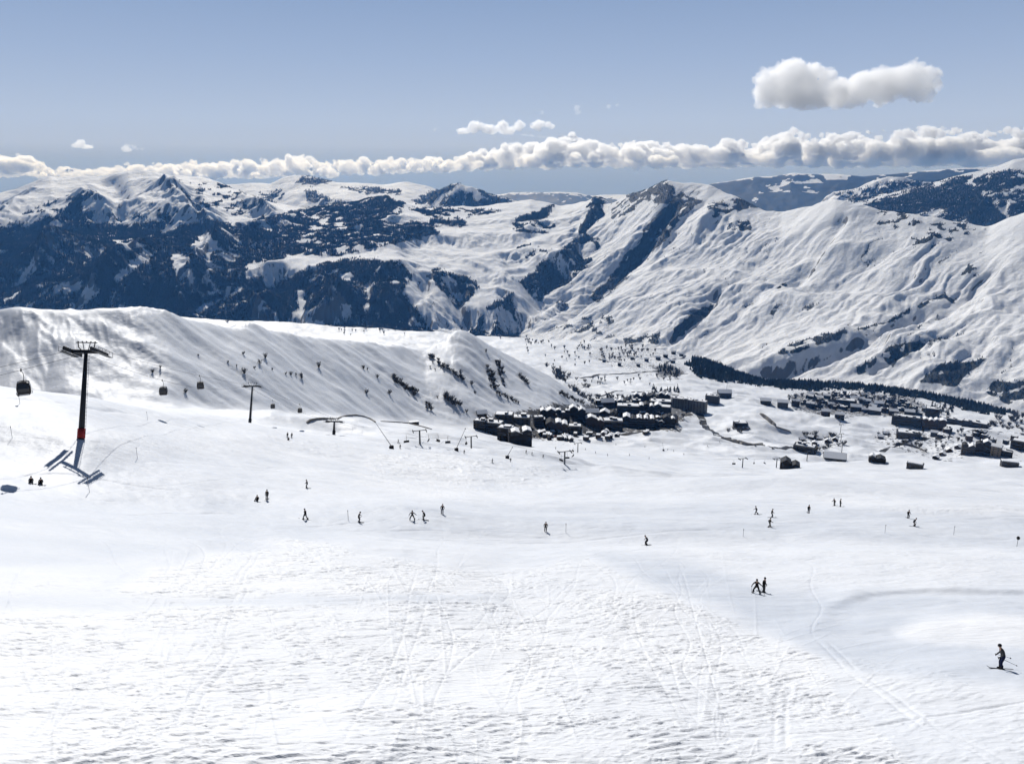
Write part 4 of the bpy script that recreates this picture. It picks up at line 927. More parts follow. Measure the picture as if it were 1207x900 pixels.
# ------------------------------------------------------------------ gondola lift
def gondola_tower(base, top, aim, arm, label, thick=1.0, pad=None):
    """base, top: world points; aim: horizontal direction of the rope"""
    ax = (top - base).normalized(); L = (top - base).length
    rt = empty('gondola_tower', base)
    fwd = Vector((aim.x, aim.y, 0)).normalized(); side = Vector((fwd.y, -fwd.x, 0)); fw = ax.cross(side).normalized()
    M = Matrix((side, fw, ax)).transposed()
    def W(x, y, z): return M @ Vector((x, y, z))
    MB().tube([W(0, 0, -1.5), W(0, 0, L * .5), W(0, 0, L - .2)], [.62 * thick, .48 * thick, .34 * thick], 14).build('mast', STEEL, rt, True)
    mb = MB(); mb.tube([W(0, 0, .1), W(0, 0, 1.7)], .74 * thick, 14); mb.build('safety_pad', pad or STEEL, rt, True)
    MB().box(W(0, 0, L - .05), (arm * 1.55, .55, .6), M, taper=.9).build('crossarm', STEEL, rt, bevel=.05)
    for sgn in (-1, 1):
        c = W(sgn * arm * .78, 0, L)
        mb = MB()                                         # sheave assembly: long beam with a row of wheels
        mb.box(c + W(0, 0, -.25), (.22, 5.4, .32), M)
        mb.box(c + W(sgn * .5, 0, -.42), (.10, 5.0, .12), M)
        for k in range(10):
            mb.tube([c + W(-.12, -2.5 + k * .55, .05), c + W(.12, -2.5 + k * .55, .05)], .24, 10)
        mb.build('sheave_train', STEEL, rt)
        mb = MB()                                         # work platform under the wheels
        mb.box(c + W(sgn * .8, 0, -.55), (.7, 4.6, .06), M)
        for k in range(5): mb.tube([c + W(sgn * 1.12, -2.2 + k * 1.1, -.55), c + W(sgn * 1.12, -2.2 + k * 1.1, .3)], .03, 5)
        mb.tube([c + W(sgn * 1.12, -2.3, .3), c + W(sgn * 1.12, 2.3, .3)], .035, 5)
        mb.build('catwalk', GALV, rt)
    # lifting frame: two curved horns carrying a rail above the arm
    mb = MB()
    for sgn in (-1, 1):
        mb.tube([W(sgn * arm * .28, 0, L + .2), W(sgn * arm * .46, 0, L + .75), W(sgn * arm * .5, 0, L + 1.5)], .09, 6)
        mb.tube([W(sgn * arm * .12, 0, L + .2), W(sgn * arm * .22, 0, L + 1.5)], .06, 6)
    mb.box(W(0, 0, L + 1.55), (arm * 1.25, .16, .14), M)
    for k in range(5): mb.box(W((k - 2) * arm * .25, 0, L + 1.68), (.12, .2, .2), M)
    mb.build('lifting_frame', STEEL, rt)
    mb = MB()
    for k in range(int(L / .6)): mb.box(W(.62 * thick, 0, 1 + k * .6), (.45, .04, .04), M)
    mb.tube([W(.85 * thick, 0, .8), W(.7 * thick, 0, L - .6)], .025, 5); mb.build('ladder', GALV, rt)


    tag(rt, label, 'lift tower', 'towers of the gondola lift')
    return rt, [base + W(s_ * arm * .78, 0, L + .32) for s_ in (-1, 1)]
t1b = on_ground(95.5, 517); d1 = depth(t1b)
t1t = P3(101.5, 414, d1 + 3.0)
t2b = on_ground(294.5, 498); d2 = depth(t2b); t2t = P3(297.5, 455, d2 + 1.5)
t3b = on_ground(393.5, 512); d3 = depth(t3b); t3t = P3(394, 496.5, d3 + .5)
print('towers', d1, d2, d3, (t1t - t1b).length, (t2t - t2b).length, (t3t - t3b).length)
aim = Vector((t2t.x - t1t.x, t2t.y - t1t.y, 0))
aim1 = Vector((math.sin(rad(3)), math.cos(rad(3)), 0)); 
_, r1 = gondola_tower(t1b, t1t, aim1, 3.0, 'tall dark steel gondola tower with a red padded foot, standing nearest on the left', .84, REDP)
_, r2 = gondola_tower(t2b, t2t, aim1, 3.7, 'dark gondola tower standing second along the line in front of the streaked hill', .9)
_, r3 = gondola_tower(t3b, t3t, Vector((.1, 1, 0)), 3.5, 'short dark gondola tower in front of the curved retaining bank, farthest of the line', .9)
def rope(pts, r=.03, sag=.012):
    out = []
    for i_, (a, b) in enumerate(zip(pts[:-1], pts[1:])):
        L = (b - a).length; n = max(6, int(L / 8)); sg = sag[i_] if isinstance(sag, list) else sag
        for k in range(n): t = k / n; q = a.lerp(b, t); q.z -= sg * L * 4 * t * (1 - t); out.append(q)
    out.append(pts[-1]); return out
start = [Vector((-93, 2, t1t.z + 13)), Vector((-87, 2, t1t.z + 13))]
end = [P3(452, 512, d3 + 120) + Vector((0, 0, 3)), P3(459, 512, d3 + 120) + Vector((0, 0, 3))]
lines = []
for k in (0, 1):
    pts = rope([start[k], r1[k], r2[k], r3[k], end[k]], sag=[[.012, .018, .04, .01], [.012, .005, .012, .01]][k]); lines.append(pts)
    o = MB().tube(pts, .03, 5).build('haul_rope', ROPE)
    tag(o, ['steel haul rope on the outer left side of the gondola towers', 'steel haul rope on the inner right side of the gondola towers'][k], 'cable', 'ropes of the gondola lift')
def rope_at(k, x):
    """point of rope k at photograph column x"""
    for a, b in zip(lines[k][:-1], lines[k][1:]):
        xa = proj(a.x, a.y, a.z)[0]; xb = proj(b.x, b.y, b.z)[0]
        if a.y > 20 and (xa - x) * (xb - x) <= 0 and xa != xb: return a.lerp(b, (x - xa) / (xb - xa))
def gondola_cabin():
    rt = empty('gondola_cabin', (0, 0, 0))
    # body, origin at the rope; hangs 1.7 below; x across the rope, y along it
    z0, z1, zt = -4.15, -3.0, -2.05
    def ring(w, l, z, c=.18): return [(-w + c, -l, z), (w - c, -l, z), (w, -l + c, z), (w, l - c, z), (w - c, l, z), (-w + c, l, z), (-w, l - c, z), (-w, -l + c, z)]
    mb = MB(); R_ = [ring(.78, .85, z0), ring(.98, 1.08, z0 + .35), ring(1.02, 1.12, z1 + .1), ring(.86, .95, zt), ring(.7, .78, zt + .1)]
    v = [p for r_ in R_ for p in r_]; f = [tuple(range(8))[::-1]]
    for j in range(4): f += [(j * 8 + i, j * 8 + (i + 1) % 8, (j + 1) * 8 + (i + 1) % 8, (j + 1) * 8 + i) for i in range(8)]
    f.append(tuple(32 + i for i in range(8))); mb.add(v, f); mb.build('cabin_body', CABP, rt, bevel=.03)
    for s_ in (-1, 1):
        mb = MB(); mb.add([(s_ * 1.035, -.85, z1 - .45), (s_ * 1.035, .85, z1 - .45), (s_ * 1.045, .9, z1 + .08), (s_ * .90, .78, zt - .1), (s_ * .90, -.78, zt - .1), (s_ * 1.045, -.9, z1 + .08)], [(0, 1, 2, 5), (5, 2, 3, 4)]); mb.build('side_window', GLASS, rt)
        mb = MB(); mb.add([(-.78, s_ * 1.135, z1 - .45), (.78, s_ * 1.135, z1 - .45), (.82, s_ * 1.15, z1 + .08), (.7, s_ * .99, zt - .1), (-.7, s_ * .99, zt - .1), (-.82, s_ * 1.15, z1 + .08)], [(0, 1, 2, 5), (5, 2, 3, 4)]); mb.build('end_window', GLASS, rt)
        mb = MB(); mb.box((0, s_ * 1.02, z0 + .18), (1.35, .1, .22)); mb.build('lower_panel', CABG, rt)
        mb = MB(); mb.tube([(s_ * 1.15, -.7, z0 + .3), (s_ * 1.15, .7, z0 + .3)], .05, 6); mb.tube([(s_ * 1.15, -.7, z0 + .3), (s_ * .95, -.7, z0 + .3)], .03, 5); mb.tube([(s_ * 1.15, .7, z0 + .3), (s_ * .95, .7, z0 + .3)], .03, 5); mb.build('ski_rack', GALV, rt)
    mb = MB(); mb.tube([(0, 0, -.1), (.22, 0, -.5), (.25, 0, -1.2), (.1, 0, -1.75), (0, 0, zt + .1)], .055, 7)
    mb.build('hanger', STEEL, rt); mb = MB(); mb.box((0, 0, -.05), (.22, .8, .28)); mb.tube([(-.1, .3, .1), (.1, .3, .1)], .12, 8); mb.build('grip', STEEL, rt, bevel=.02)
    mb = MB(); mb.box((0, 0, zt + .14), (1.0, 1.3, .1)); mb.box((0, 0, zt + .22), (.5, .5, .1)); mb.build('roof_frame', STEEL, rt)
    return rt
cab0 = gondola_cabin()
for i, (k, x, lab, rz) in enumerate([(1, 24, 'dark gondola cabin hanging at the far left, uphill of the nearest tower', .5), (0, 191, 'dark gondola cabin left of its neighbour between the first and second towers', .3), (1, 235, 'dark gondola cabin close to the second tower, the right one of the pair before it', .35),
                                (0, 321, 'small dark gondola cabin just past the second tower', .2), (1, 353, 'small dark gondola cabin over the snow mound, last before the farthest tower', .2)]):
    p = rope_at(k, x)
    if p is None: print('no rope', x); continue
    c = cab0 if i == 0 else copy_tree(cab0); c.location = p; c.rotation_euler = (0, 0, rz); c.scale = (.9,) * 3
    tag(c, lab, 'gondola cabin', 'cabins of the gondola lift'); print('cabin', x, proj(p.x, p.y, p.z), depth(p))

# ------------------------------------------------------------------ chairlift beyond the bench
def chair_mast(p, H, rz, label):
    rt = empty('chairlift_tower', p, rz)
    MB().tube([(0, 0, -1), (0, 0, H)], [.42, .30], 10).build('mast', GALV, rt, True)
    MB().box((0, 0, H), (6.0, .3, .3)).build('crossarm', GALV, rt)
    for s_ in (-1, 1):
        mb = MB(); mb.box((s_ * 2.8, 0, H - .35), (.25, 3.4, .35)); 
        for k in range(5): mb.tube([(s_ * 2.8 - .1, -1.4 + .7 * k, H - .1), (s_ * 2.8 + .1, -1.4 + .7 * k, H - .1)], .25, 8)
        mb.build('sheave_train', STEEL, rt)
    return tag(rt, label, 'chairlift tower', 'towers of the chairlifts')
for x, y, yt, lab in [(495, 523, 514, 'thin grey chairlift tower on the open snow left of the village front building'), (555.5, 528, 515, 'thin grey chairlift tower in front of the dark lodge at the village edge'), (665.5, 547, 537, 'thin grey chairlift tower with dark chairs bunched at its top, in the snowy hollow'),
                      (681, 533, 522, 'thin grey chairlift tower just below the village car park'), (875, 551, 540, 'thin grey chairlift tower on the flat snow left of the dark base building'), (915, 551, 540, 'thin grey chairlift tower beside the dark base building'), (990, 500, 490, 'thin lift tower at the top of the row climbing beside the white ski tongue'), (990.5, 510, 500, 'thin lift tower second from the top of the row beside the white ski tongue'), (991, 521, 511, 'thin lift tower third from the top of the row beside the white ski tongue'), (992, 533, 522, 'thin lift tower lowest of the row beside the white ski tongue'), (951, 543, 532, 'thin lift tower left of the broad white snow roof'), (856, 468, 446, 'tall thin lift tower on the rise behind the grey apartment row'),
                      (1003, 473, 461, 'thin chairlift tower behind the houses of the right hand village')]:
    p = on_ground(x, y); chair_mast(p, max(6.0, (y - yt) * px_m(p) * 1.05), .25, lab)
def chair():
    rt = empty('lift_chair', (0, 0, 0))
    MB().box((0, 0, 0), (2.3, .55, .12)).build('seat', BLACK, rt, bevel=.03); MB().box((0, -.28, .45), (2.3, .1, .75)).build('backrest', BLACK, rt, bevel=.03)
    mb = MB(); mb.tube([(0, -.3, .8), (0, -.3, 2.6), (0, 0, 3.2)], .06, 6); mb.tube([(-1.1, -.3, .1), (-1.1, -.3, .85), (1.1, -.3, .85), (1.1, -.3, .1)], .05, 5); mb.build('hanger', STEEL, rt)
    return rt
ch0 = chair()
for i, (x, y, h, lab) in enumerate([(479, 521, 4, 'black lift chair hanging low left of the first chairlift tower'), (504.6, 519.5, 4, 'black lift chair just right of the first chairlift tower'), (516, 520, 4, 'black lift chair second to the right of the first chairlift tower'), (528, 522, 5, 'black lift chair left of the tower before the dark lodge, lower of two'),
                                 (550, 523, 6, 'black lift chair touching the tower before the dark lodge'), (662, 543, 5, 'black lift chair left of the tower in the snowy hollow'), (668.5, 540, 6, 'black lift chair right of the tower in the snowy hollow'), (675, 537.5, 6, 'black lift chair lower of two above the snowy hollow'),
                                 (675, 531.5, 6, 'black lift chair upper of two above the snowy hollow'), (865, 547, 5, 'black lift chair left of the tower on the flat snow'), (889, 546, 5, 'black lift chair right of the tower on the flat snow'), (901.5, 546, 5, 'black lift chair midway between the two towers near the base building')]):
    g = on_ground(x, y + 5); c = ch0 if i == 0 else copy_tree(ch0); c.location = P3(x, y, depth(g) - 4); c.rotation_euler = (0, 0, .4 + i); tag(c, lab, 'lift chair', 'chairs of the chairlifts')
def chair_rope(pts, label):
    q = [P3(x, y, depth(on_ground(x, y + 7))) for x, y in pts]
    tag(MB().tube(rope(q, sag=.004), .045, 5).build('chairlift_rope', ROPE), label, 'cable', 'ropes of the chairlifts')
chair_rope([(470, 518), (495, 514.5), (555.5, 516), (610, 526), (665, 537.5)], 'chairlift rope running from the open snow past the dark lodge to the hollow')
chair_rope([(840, 541), (875, 540.5), (915, 540.5), (935, 546)], 'chairlift rope between the two towers by the dark base building')

# ------------------------------------------------------------------ snow lances, marker poles, shed, retaining bank
LANCE = simple('lance_paint', (.05, .055, .06), .5)
def lance(x, y, xt, yt, label):
    b = on_ground(x, y); d = depth(b); t = P3(xt, yt, d + 2)
    rt = empty('snow_lance', b)
    MB().tube([Vector((0, 0, 1.0)), t - b], [.13, .07], 7).build('lance_pipe', LANCE, rt, True); MB().box(t - b, (.5, .5, .35)).build('nozzle_head', STEEL, rt, bevel=.05)
    mb = MB(); mb.box((0, 0, .4), (1.7, 1.1, 1.5)); mb.box((.2, 0, 1.2), (.8, .7, .3)); mb.build('hydrant_box', BLACK, rt, bevel=.06)
    tag(rt, label, 'snow lance', 'snow lances beside the piste')
lance(461.5, 528.5, 442, 497, 'long leaning snow lance with a black base box, left of the standing skiers'); lance(538, 531, 548.5, 505, 'leaning snow lance before the dark lodge, its head up and to the right'); lance(598, 540, 604, 527, 'short leaning snow lance below the front lodge'); lance(782, 531, 781, 522, 'small upright snow lance beside skiers below the village')
def pole(p, h, col, ball, label):
    rt = empty('marker_pole', p)
    MB().tube([(0, 0, -.3), (0, 0, h)], .035, 6).build('pole', col, rt); 
    mb = MB()
    if ball: mb.ball((0, 0, h), (.28, .28, .32), 8, 6)
    else: mb.tube([(0, 0, h - .25), (0, 0, h + .02)], .05, 6)
    mb.build('pole_top', BLACK, rt); tag(rt, label, 'marker pole', 'piste marker poles')
PALE = simple('pale_pole', (.30, .31, .33), .6)
for x, y, h, c_, ball, lab in [(23.5, 475.5, 1.7, STEEL, 1, 'thin marker pole with a dark top below the leftmost gondola cabin'), (14.5, 516, 2.0, PALE, 0, 'faint thin marker pole at the left edge uphill of the seated snowboarders'), (105.5, 580, 2.3, PALE, 0, 'faint thin marker pole on the piste below the nearest gondola tower'), (174, 495, 2, PALE, 0, 'faint thin pole on the bench between the first tower and the cabins'),
                            (162, 540, 2, PALE, 0, 'faint thin pole right of the shadow of the nearest gondola tower'), (410.5, 612, 1.6, STEEL, 0, 'thin dark marker pole just left of a lone skier'), (667, 627.5, 1.7, PALE, 0, 'thin marker pole right of the skier near the centre of the piste'), (1124, 630, 1.7, PALE, 0, 'thin marker pole on the right piste right of two skiers'), (1043, 628, 1.6, PALE, 0, 'faint marker pole left of two skiers on the right piste'), (876, 632, 1.4, PALE, 0, 'faint marker pole just below the group of skiers right of centre'), (1198.5, 644, 1.6, STEEL, 1, 'dark round topped marker pole at the right edge')]:
    pole(on_ground(x, y), h, c_, ball, lab)
def wall_strip(name, pts, h0, h1, mat, label, cat, th=.5):
    P_ = [on_ground(x, y) for x, y in pts]; mb = MB(); n = len(P_)
    v = []
    for i, p in enumerate(P_):
        t = (P_[min(i + 1, n - 1)] - P_[max(i - 1, 0)]); t.z = 0; t.normalize(); nrm = Vector((-t.y, t.x, 0)) * th
        s_ = math.sin(math.pi * (i + .5) / n) ** .6; h = h0 + (h1 - h0) * s_
        v += [p - nrm + Vector((0, 0, -1)), p - nrm * .6 + Vector((0, 0, h)), p + nrm + Vector((0, 0, h)), p + nrm + Vector((0, 0, -1))]
    f = [(0, 1, 2, 3), tuple((n - 1) * 4 + k for k in (3, 2, 1, 0))]
    for i in range(n - 1):
        for k in range(4): f.append((i * 4 + k, (i + 1) * 4 + k, (i + 1) * 4 + (k + 1) % 4, i * 4 + (k + 1) % 4))
    mb.add(v, f); return tag(mb.build(name, mat), label, cat)
EARTH = simple('bare_earth', (.17, .16, .15), .9, 0, .4, .6)
def arc(pts, n=5):
    out = []
    for a, b in zip(pts[:-1], pts[1:]):
        for k in range(n): t = k / n; out.append((a[0] + (b[0] - a[0]) * t, a[1] + (b[1] - a[1]) * t))
    return out + [pts[-1]]
wall_strip('earth_bank', arc([(398, 494), (403, 491), (410, 489.5), (420, 489), (429, 490.5), (436, 493.5), (441, 497)]), .1, .55, EARTH, 'curved grey earth bank on the snow mound behind the farthest gondola tower', 'bank', 1.2)
wall_strip('earth_bank', arc([(362, 498.5), (366, 496), (375, 494.5), (386, 494), (396, 494.3)]), .3, 1.0, EARTH, 'thin low dark bank edge curving left from the higher earth bank', 'bank', .5)
wall_strip('earth_bank', arc([(449, 496.5), (465, 497.5), (481, 499), (494, 502), (509, 506)]), .3, .9, EARTH, 'thin dark bank edge along the track under the small shed', 'bank', .5)
g = on_ground(488, 500); sh = empty('shed', g, .3); mm = px_m(g)
MB().box((0, 0, 1.2), (11 * mm, 4, 2.6)).build('wall', simple('shed_wood', (.03, .028, .027), .8), sh); MB().box((0, 0, 2.75), (11.6 * mm, 4.6, .35)).build('roof', SNOW, sh, bevel=.12); MB().box((-2.0, -2.03, 1.1), (1.2, .06, 2.0)).build('door', BLACK, sh)
tag(sh, 'small dark flat roofed shed alone by the snow track at the hill foot', 'shed')
print('lifts', time.time() - T0)
# ------------------------------------------------------------------ roads
ASPH = simple('wet_asphalt', (.045, .045, .047), .6, 0, .3, .5)
def ribbon(name, pts, w, mat, lift=.25, step=6.0, rmin=0):
    P_ = [on_ground(x, y, rmin) for x, y in pts]; Q = [P_[0]]
    for a, b in zip(P_[:-1], P_[1:]):
        n = max(1, int((b - a).length / step))
        for k in range(1, n + 1): q = a.lerp(b, k / n); Q.append(q)
    v = []; n = len(Q)
    for i, p in enumerate(Q):
        t = Q[min(i + 1, n - 1)] - Q[max(i - 1, 0)]; t.z = 0
        t = t.normalized() if t.length > 1e-6 else Vector((1, 0, 0)); nr = Vector((-t.y, t.x, 0))
        for s_ in (-1, -.33, .33, 1):
            q = p + nr * s_ * w / 2; v.append((q.x, q.y, near.height(q.x, q.y) + lift))
    f = [(i * 4 + k, i * 4 + k + 1, i * 4 + k + 5, i * 4 + k + 4) for i in range(n - 1) for k in range(3)]
    f = [q[::-1] for q in f]
    mb = MB(); mb.add(v, f); o = mb.build(name, mat); o['kind'] = 'structure'; return o
ribbon('village_road', [(815, 472), (821, 481), (825, 489), (829, 500), (836, 507), (846, 513), (858, 517), (872, 521), (885, 524)], 11, ASPH)
ribbon('village_road', [(885, 524), (897, 523.5), (910, 528), (922, 528.5), (936, 527)], 7, ASPH)
ribbon('plateau_road', [(684, 446), (698, 444), (720, 441), (742, 440), (758, 439), (771, 437.5), (784, 434)], 9, ASPH, .5)
ribbon('plateau_road', [(784, 434), (785, 429), (791, 425), (806, 421.5), (818, 421)], 8, ASPH, .5)
ribbon('plateau_road', [(706, 423), (716, 426), (726, 427)], 8, ASPH, .5)
ribbon('village_road', [(693, 466), (720, 463), (748, 461.5), (770, 461.5), (786, 463.5), (800, 466)], 6, ASPH)
ribbon('village_road', [(1030, 530), (1060, 524), (1090, 517), (1120, 514), (1140, 518)], 8, ASPH)
ribbon('village_road', [(1140, 508), (1160, 507), (1180, 509), (1207, 513)], 10, ASPH)
ribbon('village_road', [(690, 510), (715, 511), (745, 510), (770, 507), (790, 505)], 7, ASPH)

# ------------------------------------------------------------------ village
def wood(name, c): return simple(name, c, .75, 0, .3, .35)
WALLS = {'dark': wood('dark_wood', (.022, .020, .020)), 'brown': wood('brown_wood', (.050, .036, .028)), 'grey': wood('grey_render', (.15, .15, .15)), 'tan': wood('tan_render', (.20, .165, .125)), 'stone': wood('dark_stone', (.055, .053, .052)), 'white': wood('pale_render', (.38, .37, .35))}
ROOFM = simple('dark_roof', (.04, .04, .042), .7, 0, .3, .3); TRIM = simple('pale_trim', (.22, .21, .2), .7)
win_me = {}
def window_mesh(w, h):
    k_ = (round(w, 1), round(h, 1))
    if k_ not in win_me:
        o = MB().box((0, 0, 0), (w, .12, h)).build('window', GLASS); win_me[k_] = o.data; bpy.data.objects.remove(o)
    return win_me[k_]
def building(x0, x1, yt, yb, wall, roof, label, rz=None, dp=None, name='building', cat='building', group=None, wins=True, floors=None, snow=.8):
    """facade x0..x1, from yt (eaves) to yb (ground) in photograph pixels"""
    g = on_ground((x0 + x1) / 2, yb); m = px_m(g); w = max(4.0, (x1 - x0) * m); h = max(3.0, (yb - yt) * m * 1.03)
    az = math.atan2(g.x, g.y); rz_ = -az + (rng.uniform(-.35, .35) if rz is None else rz); dp = dp or min(max(7, w * .6), 16)
    c_, s_ = math.cos(rz_), math.sin(rz_); off = Vector((-s_ * dp / 2, c_ * dp / 2, 0))
    w /= max(.6, abs(math.cos(rz_ + az)) + .0); 
    rt = empty(name, g + off, rz_)
    corners = [Vector((a * w / 2, b * dp / 2, 0)) for a in (-1, 1) for b in (-1, 1)]
    zs = [near.height(g.x + off.x + q.x * c_ - q.y * s_, g.y + off.y + q.x * s_ + q.y * c_) for q in corners]
    lo = min(zs) - g.z - 1.0
    MB().box((0, 0, (h + lo) / 2), (w, dp, h - lo)).build('wall', WALLS[wall], rt)
    e = .5
    if roof == 'flat':
        MB().box((0, 0, h + .12), (w + .5, dp + .5, .3)).build('roof', ROOFM, rt); 
        MB().box((0, rng.uniform(0, .12) * dp, h + .27 + snow / 2), (w * rng.uniform(.8, .98), dp * rng.uniform(.7, .98), snow)).build('roof_snow', SNOW, rt, bevel=.25)
        for k in range(int(w / 11)):
            bx_, by_ = rng.uniform(2.5, 6), rng.uniform(2.5, 5); hx = rng.uniform(1.6, 3.2); cx, cy_ = rng.uniform(-.4, .4) * w, rng.uniform(-.25, .3) * dp
            MB().box((cx, cy_, h + .27 + hx / 2), (bx_, by_, hx)).build('roof_house', WALLS[wall], rt); MB().box((cx, cy_, h + .3 + hx + .2), (bx_ + .3, by_ + .3, .4)).build('roof_snow', SNOW, rt, bevel=.1)
    else:
        n = 1 if roof == 'gable' else max(2, int(round(w / 9)))
        R_ = MB(); S_ = MB()
        along = roof == 'gable' and w > dp * 1.2
        if along:                                          # ridge along the facade
            rh = dp * .33
            for q in (-1, 1):
                for MBx, t0, t1, ee in ((R_, 0, .22, .8), (S_, .225, .225 + snow * .75, .55)):
                    a = [(-w / 2 - ee, q * (dp / 2 + ee), h - ee * .6), (w / 2 + ee, q * (dp / 2 + ee), h - ee * .6), (w / 2 + ee, 0, h + rh), (-w / 2 - ee, 0, h + rh)]
                    v = [(x, y, z + t0) for x, y, z in a] + [(x, y, z + t1) for x, y, z in a]
                    F_ = [(0, 1, 2, 3), (7, 6, 5, 4), (0, 4, 5, 1), (1, 5, 6, 2), (2, 6, 7, 3), (3, 7, 4, 0)]; MBx.add(v, F_ if q > 0 else [f_[::-1] for f_ in F_])
            G_ = MB()
            for q in (-1, 1): G_.add([(q * (w / 2 - .02), -dp / 2, h - .02), (q * (w / 2 - .02), dp / 2, h - .02), (q * (w / 2 - .02), 0, h + rh - .05)], [(0, 1, 2)])
            G_.build('gable_wall', WALLS[wall], rt)
        else:                                              # gables towards the slope, bays of uneven width and height
            ws = [rng.uniform(.6, 1.5) for k in range(n)]; tot = sum(ws); cx0 = -w / 2; G_ = MB()
            for k in range(n):
                bw = w * ws[k] / tot; cx = cx0 + bw / 2; cx0 += bw; dh = 0 if n == 1 else rng.uniform(-1.8, 2.4); rh = bw * rng.uniform(.16, .34); h_ = h + dh; fr = dp * (0 if n == 1 else rng.uniform(-.12, .10)); sn = n == 1 or rng.random() < .68
                if n > 1: G_.box((cx, fr, (h_ + h * .5) / 2), (bw - .06, dp + .05, h_ - h * .5))
                for q in (-1, 1):
                    ee = .5 if n == 1 else -.03
                    for MBx, t0, t1, ex in ((R_, 0, .22, .9), (S_, .225, .225 + snow * rng.uniform(.5, .9), .6 - rng.uniform(0, 2.0) * (n > 1))):
                        if MBx is S_ and not sn: continue
                        a = [(cx + q * (bw / 2 + ee), fr - dp / 2 - ex, h_ - max(ee, 0) * .8), (cx + q * (bw / 2 + ee), fr + dp / 2 + ex, h_ - max(ee, 0) * .8), (cx, fr + dp / 2 + ex, h_ + rh), (cx, fr - dp / 2 - ex, h_ + rh)]
                        v = [(x, y, z + t0) for x, y, z in a] + [(x, y, z + t1) for x, y, z in a]
                        F_ = [(0, 1, 2, 3), (7, 6, 5, 4), (0, 4, 5, 1), (1, 5, 6, 2), (2, 6, 7, 3), (3, 7, 4, 0)]; MBx.add(v, F_ if q > 0 else [f_[::-1] for f_ in F_])
                for q in (-1, 1): G_.add([(cx - bw / 2, fr + q * (dp / 2 - .02), h_ - .02), (cx + bw / 2, fr + q * (dp / 2 - .02), h_ - .02), (cx, fr + q * (dp / 2 - .02), h_ + rh - .05)], [(0, 1, 2)])
            G_.build('gable_wall', WALLS[wall], rt)
        R_.build('roof', ROOFM, rt)
        if S_.v: S_.build('roof_snow', SNOW, rt)
    fl = floors or max(1, int(round(h / 3.1)))
    if wins and m * 1.2 < w / 3:
        nw = min(12, max(2, int(w / 4.2))); fh = h / fl; me = window_mesh(min(1.5, w / nw * .5), min(1.5, fh * .5))
        for k in range(fl):
            for i in range(nw):
                if rng.random() < .12: continue
                o = bpy.data.objects.new('window', me); COL.objects.link(o); o.parent = rt; o.location = (-w / 2 + w * (i + .5) / nw, -dp / 2 - .03, fh * (k + .55))
        if fl >= 3:
            for k in range(1, fl):
                MB().box((0, -dp / 2 - .45, fh * k + .1), (w * .94, .9, .14)).build('balcony', [WALLS['brown'], TRIM][int(rng.random() < .3)], rt)
    if h > 5 and rng.random() < .6:
        MB().box((w * rng.uniform(-.3, .3), dp * .1, h + 1.6), (.9, .9, 2.6)).build('chimney', WALLS['stone'], rt)
    tag(rt, label, cat, group); return rt
